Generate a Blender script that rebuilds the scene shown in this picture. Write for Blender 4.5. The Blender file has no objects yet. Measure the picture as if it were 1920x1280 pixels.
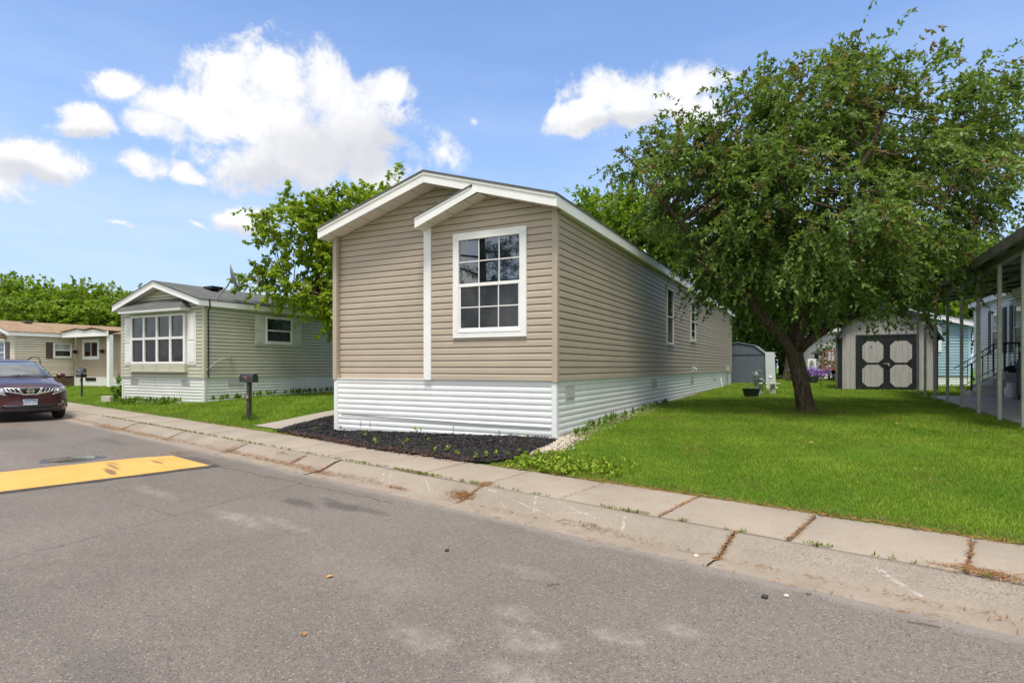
import bpy, math, random
import numpy as np
from mathutils import Vector, Matrix
from mathutils.bvhtree import BVHTree
random.seed(7)
RNG = np.random.default_rng(11)
SC = bpy.context.scene
COL = SC.collection
R = math.radians
YAW = 0.4776
HX, HY = 0.7055, 9.2764            # corner of the main home
CY, SY = math.cos(YAW), math.sin(YAW)
PHI = math.atan(0.2345)            # the road runs at this angle to the homes
ROADROT = -YAW - PHI
def P(u, v, z=0.0):
    """home axes -> world"""
    return Vector((HX + u * CY + v * SY, HY - u * SY + v * CY, z))
def uv_of(X, Y):
    dx, dy = X - HX, Y - HY
    return dx * CY - dy * SY, dx * SY + dy * CY
RO = P(0, -3.32)
RT = Vector((math.cos(ROADROT), math.sin(ROADROT), 0)); RN = Vector((-RT.y, RT.x, 0))
def RD(s, d, z=0.0):
    """road axes (along, across) -> world"""
    return RO + RT * s + RN * d + Vector((0, 0, z))
def sd_of(X, Y):
    dx, dy = X - RO.x, Y - RO.y
    return dx * RT.x + dy * RT.y, dx * RN.x + dy * RN.y
PD = np.array([-400, -9.6, -9.2, -8.9, -8.85, 0, .24, .50, .64, 1.54, 3.23, 5.2, 9.5, 15, 22, 40, 80, 400])
PZ = np.array([-.1, -.10, -.12, -.24, -.25, -.25, -.243, -.15, -.12, -.085, .095, .2, .26, .31, .37, .5, .6, .6])
def zg(u, v):
    d = (v + 3.32 + .2345 * u) * .9736
    return float(np.interp(d, PD, PZ))
def zgw(X, Y):
    return float(np.interp(sd_of(X, Y)[1], PD, PZ))

# ------------------------------------------------------------------ objects
def tag(o, label=None, cat=None, group=None, kind=None):
    if label: o['label'] = label
    if cat: o['category'] = cat
    if group: o['group'] = group
    if kind: o['kind'] = kind
    return o
def empty(name, loc, rz=0, label=None, cat=None, group=None):
    o = bpy.data.objects.new(name, None); COL.objects.link(o)
    o.location = loc; o.rotation_euler = (0, 0, rz); o.empty_display_size = .2
    return tag(o, label, cat, group)
def link_mesh(name, me, m, parent=None):
    o = bpy.data.objects.new(name, me); COL.objects.link(o)
    if m is not None:
        me.materials.append(m)
    if parent is not None: o.parent = parent
    return o
def copy_tree(o, parent=None):
    c = o.copy(); COL.objects.link(c)
    if parent is not None: c.parent = parent
    for ch in list(o.children): copy_tree(ch, c)
    return c
class MB:
    """collects shapes into one mesh"""
    def __init__(s, xf=None): s.v = []; s.f = []; s.xf = xf
    def add(s, vs, fs):
        n = len(s.v)
        if s.xf: vs = [s.xf(*p) for p in vs]
        s.v += [tuple(p) for p in vs]; s.f += [tuple(i + n for i in f) for f in fs]
        return s
    def box(s, x0, x1, y0, y1, z0, z1):
        return s.add([(x0,y0,z0),(x1,y0,z0),(x1,y1,z0),(x0,y1,z0),(x0,y0,z1),(x1,y0,z1),(x1,y1,z1),(x0,y1,z1)],
                     [(0,3,2,1),(4,5,6,7),(0,1,5,4),(1,2,6,5),(2,3,7,6),(3,0,4,7)])
    def quad(s, a, b, c, d): return s.add([a,b,c,d],[(0,1,2,3)])
    def prism(s, poly, vec):
        n = len(poly); vx,vy,vz = vec
        vs = list(poly) + [(p[0]+vx,p[1]+vy,p[2]+vz) for p in poly]
        fs = [tuple(range(n))[::-1], tuple(range(n,2*n))] + [(i,(i+1)%n,n+(i+1)%n,n+i) for i in range(n)]
        return s.add(vs, fs)
    def tube(s, pts, r, n=8, caps=True):
        pts = [Vector(p) for p in pts]; m = len(pts)
        rs = r if isinstance(r,(list,tuple)) else [r]*m
        vs=[]; fs=[]; ref=None
        for i,p in enumerate(pts):
            t = (pts[min(i+1,m-1)]-pts[max(i-1,0)]).normalized()
            if ref is None:
                ref = Vector((0,0,1)) if abs(t.z)<.9 else Vector((1,0,0))
                a = t.cross(ref).normalized()
            else:
                a = (a - t*a.dot(t)).normalized()
            b = t.cross(a)
            for k in range(n):
                an = 2*math.pi*k/n
                q = p + (a*math.cos(an)+b*math.sin(an))*rs[i]; vs.append(tuple(q))
        for i in range(m-1):
            for k in range(n):
                k2=(k+1)%n; fs.append((i*n+k,i*n+k2,(i+1)*n+k2,(i+1)*n+k))
        if caps: fs.append(tuple(range(n))[::-1]); fs.append(tuple((m-1)*n+k for k in range(n)))
        return s.add(vs,fs)
    def lathe(s, prof, c=(0,0,0), n=20):
        vs=[];fs=[];m=len(prof)
        for (r,z) in prof:
            for k in range(n):
                an=2*math.pi*k/n; vs.append((c[0]+r*math.cos(an),c[1]+r*math.sin(an),c[2]+z))
        for i in range(m-1):
            for k in range(n):
                k2=(k+1)%n; fs.append((i*n+k,i*n+k2,(i+1)*n+k2,(i+1)*n+k))
        fs.append(tuple(range(n))[::-1]); fs.append(tuple((m-1)*n+k for k in range(n)))
        return s.add(vs,fs)
    def ball(s, c, rx, ry, rz, n=12, m=8):
        vs=[];fs=[]
        for i in range(1,m):
            th=math.pi*i/m
            for k in range(n):
                an=2*math.pi*k/n
                vs.append((c[0]+rx*math.sin(th)*math.cos(an),c[1]+ry*math.sin(th)*math.sin(an),c[2]+rz*math.cos(th)))
        t=len(vs); vs.append((c[0],c[1],c[2]+rz)); b=len(vs); vs.append((c[0],c[1],c[2]-rz))
        for i in range(m-2):
            for k in range(n):
                k2=(k+1)%n; fs.append((i*n+k,(i+1)*n+k,(i+1)*n+k2,i*n+k2))
        for k in range(n):
            k2=(k+1)%n; fs.append((t,k,k2)); fs.append((b,(m-2)*n+k2,(m-2)*n+k))
        return s.add(vs,fs)
    def build(s, name, m, parent=None, smooth=False, bevel=0, segs=2):
        me = bpy.data.meshes.new(name); me.from_pydata(s.v, [], s.f); me.update()
        if smooth:
            me.polygons.foreach_set('use_smooth',[True]*len(me.polygons))
        o = link_mesh(name, me, m, parent)
        if bevel:
            b = o.modifiers.new('edge','BEVEL'); b.width=bevel; b.segments=segs; b.limit_method='ANGLE'; b.angle_limit=R(40)
        return o
def np_mesh(name, V, F, m, parent=None, col=None, smooth=False):
    """V (n,3), F (k,3|4) arrays -> object; col (n,3) colours"""
    me = bpy.data.meshes.new(name)
    V = np.asarray(V, np.float32); F = np.asarray(F, np.int32); k = F.shape[1]
    me.vertices.add(len(V)); me.vertices.foreach_set('co', V.ravel())
    me.loops.add(F.size); me.loops.foreach_set('vertex_index', F.ravel())
    me.polygons.add(len(F)); me.polygons.foreach_set('loop_start', np.arange(0, F.size, k, dtype=np.int32))
    try: me.polygons.foreach_set('loop_total', np.full(len(F), k, np.int32))
    except Exception: pass
    me.update(calc_edges=True)
    if smooth: me.polygons.foreach_set('use_smooth', np.ones(len(F), bool))
    if col is not None:
        a = me.color_attributes.new('col','FLOAT_COLOR','POINT')
        c = np.ones((len(V),4), np.float32); c[:,:3] = col
        a.data.foreach_set('color', c.ravel())
    return link_mesh(name, me, m, parent)
def text_obj(name, body, size, m, parent, loc, rot, ext=.002):
    cu = bpy.data.curves.new(name,'FONT'); cu.body=body; cu.size=size; cu.extrude=ext; cu.align_x='CENTER'; cu.align_y='CENTER'
    tmp = bpy.data.objects.new(name+'_tmp',cu); COL.objects.link(tmp)
    dg = bpy.context.evaluated_depsgraph_get(); me = bpy.data.meshes.new_from_object(tmp.evaluated_get(dg))
    bpy.data.objects.remove(tmp); me.name=name
    me.materials.clear()
    o = link_mesh(name, me, m, parent); o.location=loc; o.rotation_euler=rot
    return o

# ------------------------------------------------------------------ materials
class NT:
    def __init__(s, name):
        s.m = bpy.data.materials.new(name); s.m.use_nodes=True; s.t=s.m.node_tree; s.t.nodes.clear()
        s.out = s.t.nodes.new('ShaderNodeOutputMaterial')
    def n(s, typ, **kw):
        nd = s.t.nodes.new('ShaderNode'+typ)
        for k,v in kw.items(): setattr(nd,k,v)
        return nd
    def l(s,a,b): s.t.links.new(a,b)
    def setin(s, sock, v):
        if hasattr(v,'is_output'): s.l(v,sock)
        elif isinstance(v,(tuple,list)) and len(v)==3 and sock.type=='RGBA': sock.default_value=(*v,1)
        else: sock.default_value=v
    def math(s, op, a, b=0, c=None, clamp=False):
        nd=s.n('Math',operation=op); nd.use_clamp=clamp; s.setin(nd.inputs[0],a); s.setin(nd.inputs[1],b)
        if c is not None: s.setin(nd.inputs[2],c)
        return nd.outputs[0]
    def mix(s, f, a, b, mode='MIX'):
        nd=s.n('Mix',data_type='RGBA',blend_type=mode); nd.clamp_factor=True
        s.setin(nd.inputs[0],f); s.setin(nd.inputs[6],a); s.setin(nd.inputs[7],b); return nd.outputs[2]
    def noise(s, vec, scale, detail=4, rough=.55, dist=0):
        nd=s.n('TexNoise'); nd.inputs['Scale'].default_value=scale; nd.inputs['Detail'].default_value=detail
        nd.inputs['Roughness'].default_value=rough; nd.inputs['Distortion'].default_value=dist
        s.setin(nd.inputs['Vector'],vec); return nd.outputs['Fac']
    def step(s, x, lo, hi, a=0., b=1.):
        nd=s.n('MapRange',interpolation_type='SMOOTHSTEP'); s.setin(nd.inputs[0],x)
        for i,v in enumerate((lo,hi,a,b)): s.setin(nd.inputs[i+1],v)
        return nd.outputs[0]
    def coord(s, kind='Object', scale=None):
        o=s.n('TexCoord').outputs[kind]
        if scale:
            mp=s.n('Mapping'); mp.inputs['Scale'].default_value=scale; s.l(o,mp.inputs[0]); o=mp.outputs[0]
        return o
    def bump(s, h, strength=.3, dist=.01, normal=None):
        nd=s.n('Bump'); nd.inputs['Strength'].default_value=strength; nd.inputs['Distance'].default_value=dist
        s.l(h,nd.inputs['Height'])
        if normal is not None: s.l(normal,nd.inputs['Normal'])
        return nd.outputs[0]
    def bsdf(s, col, rough=.6, metal=0, spec=.5, normal=None, coat=0, ior=None, **kw):
        b=s.n('BsdfPrincipled'); s.setin(b.inputs['Base Color'],col); s.setin(b.inputs['Roughness'],rough)
        b.inputs['Metallic'].default_value=metal; b.inputs['Specular IOR Level'].default_value=spec
        if ior: b.inputs['IOR'].default_value=ior
        if coat: b.inputs['Coat Weight'].default_value=coat; b.inputs['Coat Roughness'].default_value=.05
        if normal is not None: s.l(normal,b.inputs['Normal'])
        return b
    def done(s, sh): s.l(sh.outputs[0] if hasattr(sh,'outputs') else sh, s.out.inputs[0]); return s.m
def M(name, col, rough=.6, var=.12, vs=3.0, bump=0, bs=80, metal=0, spec=.5, scale=None, coat=0, dirt=0, dirtcol=(.12,.1,.07), ior=None):
    t=NT(name); c=t.coord('Object',scale)
    n1=t.noise(c,vs,5); lo=tuple(x*(1-var) for x in col); hi=tuple(min(1,x*(1+var)) for x in col)
    cc=t.mix(t.step(n1,.3,.7),lo,hi)
    if dirt:
        n2=t.noise(c,vs*.6+1.3,6,.7); cc=t.mix(t.math('MULTIPLY',t.step(n2,.5,.75),dirt),cc,dirtcol)
    nm=None
    if bump: nm=t.bump(t.noise(c,bs,3),bump,.004)
    return t.done(t.bsdf(cc,rough,metal,spec,nm,coat,ior))
WHITE = M('white trim paint',(.78,.79,.79),.45,.04,2,.08,30,dirt=.08)
WHITE2 = M('aged white trim',(.74,.74,.72),.5,.05,2,.08,30,dirt=.15)
BLACK = M('black paint',(.012,.013,.015),.4,.2,5)
DARK = M('dark grey plastic',(.04,.042,.046),.5,.2,5)
CHROME = M('chrome trim',(.75,.76,.78),.12,.03,5,metal=1)
STEEL = M('galvanised steel',(.42,.43,.44),.4,.15,9,metal=.7)
GALV = M('painted steel post',(.34,.34,.30),.5,.12,5,.1,40,dirt=.15)
def glass(name, tint=(.012,.016,.018), rough=.02, ior=2.0, var=.5):
    t=NT(name); c=t.coord('Object'); n=t.noise(c,2.2,3)
    cc=t.mix(t.step(n,.35,.7),tuple(x*(1-var) for x in tint),tuple(x*(1+var) for x in tint))
    nm=t.bump(t.noise(c,1.6,1),.02,.02)
    return t.done(t.bsdf(cc,rough,0,.5,nm,ior=ior))
GLASS = glass('window glass'); GLASSB = glass('window glass blue',(.02,.035,.04),.03,1.9)
SCREEN = glass('insect screened glass',(.035,.038,.042),.22,1.45)
CURTAIN = glass('glass before white curtains',(.42,.44,.45),.05,1.7,.25)
# ------------------------------------------------------------------ homes
def siding(mb, mp, z0, z1, course, rng, out=.019, knee=.58, slot=.0075):
    """lapped courses with an open shadow slot under each butt edge"""
    out0 = out
    zc = z0
    while zc < z1 - 1e-4:
        zt = min(zc + course, z1); h = zt - zc; out = out0*(.90 + .06*math.sin(zc*37.7) + .035*math.sin(zc*91.3))
        prof = [(-.02, zc + .001), (out, zc), (out*.86, zc + knee*h), (out*.2, zt - slot), (-.02, zt - slot*.9)]
        row = []
        for o, z in prof:
            a0, a1 = rng(z)
            if a0 > a1: a0 = a1 = (a0 + a1)/2
            row.append((a0, a1, o, z))
        if row[0][1] - row[0][0] < .01: break
        for (a0,a1,o,z),(b0,b1,o2,z2) in zip(row, row[1:]):
            mb.add([mp(a0,o,z), mp(a1,o,z), mp(b1,o2,z2), mp(b0,o2,z2)], [(0,1,2,3)])
        zc = zt
def skirting(mb, mp, z0, z1, pitch, a0, a1, out=.0135):
    prof=[]; z=z1
    while z > z0 + 1e-3:
        zb=max(z-pitch,z0); h=z-zb
        prof += [(.0,z),(out*.55,z-.10*h),(out*.9,z-.3*h),(out,z-.5*h),(out*.85,z-.72*h),(out*.45,z-.9*h)]
        z=zb
    prof.append((0,z0))
    vs=[];fs=[]
    for o,z in prof: vs += [mp(a0,o,z), mp(a1,o,z)]
    for i in range(len(prof)-1): fs.append((2*i+1,2*i,2*i+2,2*i+3))
    mb.add(vs,fs)
def siding_mat(name, col):
    t=NT(name); c=t.coord('Object'); g=t.coord('Object',(1.2,1.2,30))
    n=t.noise(c,.9,5); st=t.noise(c,3.5,6,.7)
    cc=t.mix(t.step(n,.3,.7),tuple(x*.94 for x in col),tuple(x*1.05 for x in col))
    cc=t.mix(t.math('MULTIPLY',t.step(st,.58,.8),.14),cc,tuple(x*.7 for x in col))
    nm=t.bump(t.noise(g,14,4),.12,.002,t.bump(t.noise(t.coord('Object',(1,1,2.5)),1.3,2),.22,.03))
    return t.done(t.bsdf(cc,.42,0,.4,nm))
def shingle_mat(name, col, col2):
    t=NT(name); c=t.coord('Object'); br=t.n('TexBrick'); t.l(c,br.inputs['Vector'])
    br.inputs['Scale'].default_value=1; br.inputs['Mortar Size'].default_value=.006; br.inputs['Brick Width'].default_value=.31; br.inputs['Row Height'].default_value=.14
    t.setin(br.inputs['Color1'],col); t.setin(br.inputs['Color2'],col2); t.setin(br.inputs['Mortar'],tuple(x*.4 for x in col))
    n=t.noise(c,2.5,5); g=t.noise(c,160,2)
    cc=t.mix(.45,br.outputs['Color'],t.mix(t.step(n,.3,.7),col,col2)); cc=t.mix(t.math('MULTIPLY',t.step(g,.4,.7),.4),cc,tuple(x*1.5 for x in col2))
    return t.done(t.bsdf(cc,.95,0,.2,t.bump(g,.5,.01)))
SKIRT = M('white vinyl skirting',(.72,.75,.765),.35,.03,1.2,.05,30,dirt=.12,dirtcol=(.35,.33,.28))
SKIRT_OLD = M('weathered white skirting',(.66,.68,.66),.45,.05,1.5,.05,30,dirt=.3,dirtcol=(.3,.3,.24))
SOFFIT = M('beige vented soffit',(.66,.63,.57),.55,.05,3)
def soffit_mat():
    t=NT('beige ribbed soffit'); c=t.coord('Object'); sx=t.n('SeparateXYZ'); t.l(c,sx.inputs[0])
    f=t.math('FRACT',t.math('MULTIPLY',t.math('ADD',sx.outputs[0],30),2.6)); ln=t.math('LESS_THAN',f,.035)
    f2=t.math('FRACT',t.math('MULTIPLY',t.math('ADD',sx.outputs[0],30),10.4)); ln2=t.math('LESS_THAN',f2,.08)
    cc=t.mix(t.math('MULTIPLY',ln2,.12),(.70,.67,.61),(.45,.42,.37)); cc=t.mix(t.math('MULTIPLY',ln,.7),cc,(.2,.18,.15))
    return t.done(t.bsdf(cc,.6))
SOFFIT_R = soffit_mat()
DARKROOF = shingle_mat('grey asphalt shingles',(.075,.08,.078),(.12,.125,.12))
TANROOF = shingle_mat('brown asphalt shingles',(.21,.145,.09),(.29,.205,.135))

def front_map(y0): return lambda a,o,z: (a, y0-o, z)
def right_map(x0): return lambda a,o,z: (x0+o, a, z)
def left_map(x0): return lambda a,o,z: (x0-o, a, z)
def mobile_home(name, label, u, v, W, L, zb, zs, ze, slope, of, os_, fh, mats, course, front=True, zback=None, slot=.0075):
    """long home with a gable end at y=0, x from -W to 0; zs skirt top, ze eave height of the fascia top at the wall"""
    r = empty(name, P(u,v,0), -YAW, label, 'mobile home')
    sid,trim,cor,skr,roofm = mats['siding'],mats['trim'],mats['corner'],mats['skirt'],mats['roof']
    zr = ze + slope*W/2; zt = lambda x: zr - slope*abs(x + W/2)
    zw = lambda x: zt(x) - fh + .012
    def grng(z):
        k=(zr - fh + .012 - z)/slope
        return (max(-W, -W/2-k), min(0, -W/2+k))
    if front:
        m=MB(); siding(m, front_map(0), zs, zr-fh, course, grng, slot=slot); m.build('front_siding', sid, r)
    for nm,mp in (('side_siding',right_map(0)),('side_siding',left_map(-W))):
        m=MB(); siding(m, mp, zs, ze-fh+.02, course, lambda z:(.02,L-.02), slot=slot); m.build(nm, sid, r)
    m=MB(); siding(m, lambda a,o,z:(a,L+o,z), zs, zr-fh, course, grng); m.build('rear_siding', sid, r)
    m=MB(); m.box(-W+.04,-.04,.14,L-.04,min(zb,0)-.4,ze-fh); m.prism([(-W+.04,.14,ze-fh),(-.04,.14,ze-fh),(-W/2,.14,zr-fh)],(0,L-.2,0)); m.build('wall_core', DARK, r)
    zlow=min(zb,zback if zback is not None else zb)-.12
    for a0,a1,mp in ((-W+.05,-.05,front_map(.03)),(.05,L-.05,right_map(-.03)),(.05,L-.05,left_map(-W+.03))):
        m=MB(); skirting(m, mp, zlow, zs-.012, .0985, a0, a1); m.add([mp(a0,.026,zs-.016),mp(a1,.026,zs-.016),mp(a1,.026,zs),mp(a0,.026,zs)],[(0,1,2,3)]); m.add([mp(a0,.026,zs),mp(a1,.026,zs),mp(a1,-.1,zs),mp(a0,-.1,zs)],[(0,1,2,3)])
        m.build('skirting', skr, r)
    for x0,x1 in ((-.085,.004),(-W-.004,-W+.085)):
        m=MB(); m.box(x0,x1,-.004,.085,zlow,zs-.03); m.build('skirting_corner', skr, r, bevel=.006)
    for x0,x1 in ((-.075,.022),(-W-.022,-W+.075)):
        m=MB(); m.box(x0,x1,-.022,.075,zs-.03,zw(0)+.02); m.build('corner_board', cor, r, bevel=.008)
    # roof
    th=.035
    for s in (1,-1):
        e = os_+.03 if s==1 else -W-os_-.03
        ze_=zt(e)
        m=MB(); m.prism([(-W/2,-of-.035,zr+.004),(e,-of-.035,ze_+.004),(e,-of-.035,ze_+.004+th),(-W/2,-of-.035,zr+.004+th)],(0,L+2*of+.05,0)); m.build('roof',roofm,r)
    def rake(x0,x1,y0,y1,mname='fascia'):
        m=MB(); m.prism([(x0,y0,zt(x0)),(x1,y0,zt(x1)),(x1,y0,zt(x1)-fh),(x0,y0,zt(x0)-fh)],(0,y1-y0,0)); m.prism([(x0,y0-.014,zt(x0)+.003),(x1,y0-.014,zt(x1)+.003),(x1,y0-.014,zt(x1)-.035),(x0,y0-.014,zt(x0)-.035)],(0,.013,0)); return m.build(mname,trim,r)
    rake(-W/2+.001,os_,-of-.012,-of+.012); rake(-W-os_,-W/2-.001,-of-.012,-of+.012)
    zf=zt(os_)
    for x0,x1 in ((os_,os_+.022),(-W-os_-.022,-W-os_)):
        m=MB(); m.box(x0,x1,-of-.012,L+of,zf-fh,zf-.004); m.build('fascia',trim,r)
        m=MB(); m.box(min(x0,0 if x0>0 else x0)if x0>0 else x0, x1 if x0<0 else x0,-of,L+of,0,0)
    # soffits
    sm=SOFFIT_R; z2=-fh+.018
    for s in (1,-1):
        e = os_ if s==1 else -W-os_
        m=MB(); m.add([(-W/2,-of,zr+z2),(e,-of,zt(e)+z2),(e,.13,zt(e)+z2),(-W/2,.13,zr+z2)],[(0,1,2,3)]); m.build('soffit',sm,r)
        x1 = 0 if s==1 else -W
        m=MB(); m.add([(x1-.02*s,.02,zf-fh+.014),(e,.02,zf-fh+.014),(e,L,zf-fh+.014),(x1-.02*s,L,zf-fh+.014)],[(0,1,2,3)]); m.build('soffit',SOFFIT,r)
    return dict(root=r, zt=zt, zr=zr, W=W, L=L, grng=grng, zw=zw)

def window(parent, mp, a0, a1, z0, z1, trim=.09, frame=None, cols=0, rows=0, kind='hung', split=.5, up=None, lo=None, grille=None, proud=.042, sash=.045):
    """trim frame (window) > sash, glass panes, grille"""
    frame=frame or WHITE; up=up or GLASS; lo=lo or SCREEN
    m=MB(mp); p=proud
    m.box(a0,a1,.004,p,z1-trim,z1); m.box(a0,a1,.004,p,z0,z0+trim)
    m.box(a0,a0+trim,.004,p,z0+trim,z1-trim); m.box(a1-trim,a1,.004,p,z0+trim,z1-trim)
    q=trim*.82
    for b in ((a0+q,a1-q,z1-trim-.02,z1-q),(a0+q,a1-q,z0+q,z0+trim+.02),(a0+q,a0+trim+.015,z0+trim+.02,z1-trim-.02),(a1-trim-.015,a1-q,z0+trim+.02,z1-trim-.02)):
        m.box(b[0],b[1],.004,p-.010 if False else p+.006,b[2],b[3])
    w=m.build('window',frame,parent,bevel=.004)
    b0,b1,c0,c1=a0+trim+.015,a1-trim-.015,z0+trim+.02,z1-trim-.02
    zm=c0+(c1-c0)*split
    panes=[]
    if kind=='hung':
        m=MB(mp); h=sash*.5
        m.box(b0,b1,.01,.036,zm-h,zm+h)
        for (x0,x1) in ((b0,b0+sash*.55),(b1-sash*.55,b1)): m.box(x0,x1,.01,.030,c0,zm-h)
        m.box(b0+sash*.55,b1-sash*.55,.01,.030,c0,c0+sash*.8)
        m.build('sash',frame,w,bevel=.003)
        panes=[(b0,b1,zm+h,c1,up,.019),(b0+sash*.55,b1-sash*.55,c0+sash*.8,zm-h,lo,.021)]
    elif kind=='slider':
        am=(b0+b1)/2; m=MB(mp); m.box(am-sash*.4,am+sash*.4,.01,.034,c0,c1); m.build('sash',frame,w,bevel=.003)
        panes=[(b0,am-sash*.4,c0,c1,up,.019),(am+sash*.4,b1,c0,c1,lo,.021)]
    else:
        panes=[(b0,b1,c0,c1,up,.02)]
    for x0,x1,y0,y1,gm,o in panes:
        m=MB(mp); m.add([(x0,o,y0),(x1,o,y0),(x1,o,y1),(x0,o,y1)],[(0,1,2,3)]); m.build('pane',gm,w)
    if cols or rows:
        g=.009
        for x0,x1,y0,y1,gm,o in panes:
            m=MB(mp)
            for i in range(1,cols): xx=x0+(x1-x0)*i/cols; m.box(xx-g,xx+g,o+.001,o+.006,y0,y1)
            for i in range(1,rows): yy=y0+(y1-y0)*i/rows; m.box(x0,x1,o+.0015,o+.0065,yy-g,yy+g)
            m.build('grille',grille or WHITE2,w)
    return w
def shutter(parent, mp, a0, a1, z0, z1, m, panels=True):
    b=MB(mp); b.box(a0,a1,.012,.034,z0,z1); f=.05
    if panels:
        zm=z0+(z1-z0)*.46
        for x0,x1,y0,y1 in ((a0+f,a1-f,z0+.08,zm-.03),(a0+f,a1-f,zm+.03,z1-.08)):
            b.box(x0,x1,.035,.046,y0,y1)
    else:
        k=int((z1-z0-.16)/.05)
        for i in range(k):
            z=z0+.08+i*.05; b.add([(a0+f,.035,z+.04),(a1-f,.035,z+.04),(a1-f,.05,z),(a0+f,.05,z)],[(0,1,2,3)])
    return b.build('shutter',m,parent,bevel=.005)
def skirt_vent(parent, mp, a0, a1, z0, z1, m):
    b=MB(mp); b.box(a0,a1,.012,.026,z0,z1); n=9
    for i in range(n):
        x=a0+.03+(a1-a0-.06)*(i+.5)/n; w=(a1-a0-.06)/n*.28
        b.box(x-w,x+w,.0265,.033,z0+.03,z1-.03)
    return b.build('skirting_vent',m,parent)

# ---- main home
TAN = siding_mat('tan vinyl siding',(.415,.355,.283))
TANC = M('tan corner board',(.41,.35,.278),.45,.04,2)
mh = dict(siding=TAN,trim=WHITE,corner=TANC,skirt=SKIRT,roof=DARKROOF)
W1=4.7175
H1 = mobile_home('mobile_home','tan mobile home in the middle with white skirting and one large gridded front window',0,0,W1,22.15,.095,1.0204,3.912,.2929,.29,.11,.175,mh,.1125,front=False,zback=.1)
r1=H1['root']
sp=-2.475                                    # where the bumped-out bay meets the recessed part
ga=H1['grng']
m=MB(); siding(m,front_map(.10),1.0204,H1['zr']-.16,.1125,lambda z:(ga(z)[0]+.02,min(ga(z)[1],-1.2 if z>3.7 else sp+.05))); m.build('front_siding',TAN,r1)
SS=(4.203-3.822)/1.13
zsec=lambda x: 3.822+SS*(x+2.539)-.165+.012   # underside of the small gable
def bay(z):
    lo=max(sp, -2.539+(z-3.822+.165-.012)/SS); return (lo, ga(z)[1])
m=MB(); siding(m,front_map(0),1.0204,H1['zr'],.1125,bay); m.build('front_siding',TAN,r1)
m=MB(); m.box(-2.556,-2.40,-.036,.10,1.005,3.70); m.build('corner_post',WHITE,r1,bevel=.008)
xr=-1.409; xe=-2.539
m=MB()
zt=H1['zt']; xj=-1.27
m.prism([(xe,-.318,3.822),(xr,-.318,4.203),(xj,-.318,zt(xj)-.171),(xe,-.318,3.822-.17)],(0,.014,0))
m.box(xe,xe+.02,-.303,.11,3.655,3.822)
m.prism([(xe-.01,-.326,3.826),(xr,-.326,4.207),(xr,-.326,4.172),(xe-.01,-.326,3.791)],(0,.007,0))
m.build('small_gable_fascia',WHITE,r1)
m=MB(); m.prism([(xe-.03,-.335,3.818),(xr+.03,-.335,4.217),(xr+.03,-.335,4.245),(xe-.03,-.335,3.846)],(0,.45,0)); m.build('small_gable_roof',DARKROOF,r1)
zsb=lambda x: 3.822+SS*(x-xe)-.165
m=MB(); m.add([(xe+.02,-.303,zsb(xe+.02)+.01),(-1.25,-.303,zsb(-1.25)+.01),(-1.25,.02,zsb(-1.25)+.01),(xe+.02,.02,zsb(xe+.02)+.01)],[(0,1,2,3)]); m.build('soffit',SOFFIT_R,r1)
GREYTRIM=M('dull side window vinyl',(.55,.56,.55),.5,.05,3)
GLASSM=glass('mirror bright window glass',(.010,.015,.018),.012,2.7)
window(r1,front_map(0),-1.927,-.514,1.736,3.536,.105,cols=3,rows=2,up=GLASSM,lo=glass('screened reflective glass',(.024,.028,.031),.11,1.75),split=.5,sash=.055,proud=.048)
rm=right_map(0)
window(r1,rm,7.69,8.55,1.827,3.45,.04,frame=GREYTRIM,rows=0,up=GLASSB,lo=SCREEN)
window(r1,rm,11.2,12.1,2.05,3.43,.045,frame=GREYTRIM,rows=2,cols=1,up=GLASSB,lo=GLASSB)
VENT=M('grey white plastic vent',(.43,.44,.43),.5,.05,4,dirt=.2)
for a,b in ((.42,.81),(6.2,6.68),(11.4,11.9),(16.3,16.9)): skirt_vent(r1,right_map(-.03),a,b,.70,.915,VENT)
m=MB(right_map(0)); m.box(11.55,11.72,.01,.06,1.06,1.24); m.tube([(11.63,.05,1.2),(11.63,.12,1.17),(11.63,.13,1.12)],.03,8); m.build('dryer_vent',VENT,r1)
for pts,q in (([(19.3,.06,.3),(19.3,.05,1.25)],.018),([(17.3,.22,.2),(17.55,.1,.75)],.025),([(20.3,.05,.4),(20.3,.05,1.2)],.02)):
    m=MB(right_map(0)); m.tube(pts,q,6); m.build('utility_pipe',STEEL,r1)
m=MB(right_map(0)); m.box(20.1,20.5,.02,.12,1.05,1.25); m.build('utility_box',VENT,r1)
m=MB(); m.lathe([(.052,-.1),(.052,.42),(.04,.42),(.04,.40)],(-.55,7.6,zt(-.55)),12); m.build('vent_pipe',WHITE,r1,smooth=False)
WIRE=M('black cable',(.015,.015,.015),.5)
m=MB(front_map(0)); m.tube([(-4.55,-.012,.325),(-3.2,-.006,.30),(-1.6,-.006,.268),(-.1,-.006,.262)],.006,5); m.build('cable',WIRE,r1)
for a in (-4.05,-3.82,-1.95):
    m=MB(front_map(0)); m.box(a-.004,a+.004,-.012,-.004,.1,.22); m.build('skirting_stake',STEEL,r1)

# ---- neighbour with the bay window
SAGE = siding_mat('pale sage cream siding',(.465,.465,.365)); SAGEC=M('sage corner board',(.45,.455,.35),.45,.05,2)
h2 = dict(siding=SAGE,trim=WHITE,corner=SAGEC,skirt=SKIRT_OLD,roof=DARKROOF)
W2=4.45
H2 = mobile_home('mobile_home','pale sage mobile home with a wide eight pane bay window between white shutters',-13.4,3.3,W2,15,.1,.89,3.36,.30,.25,.10,.185,h2,.115,zback=.1,slot=.015)
r2=H2['root']
uo=-13.4
fm=front_map(0)
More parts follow.
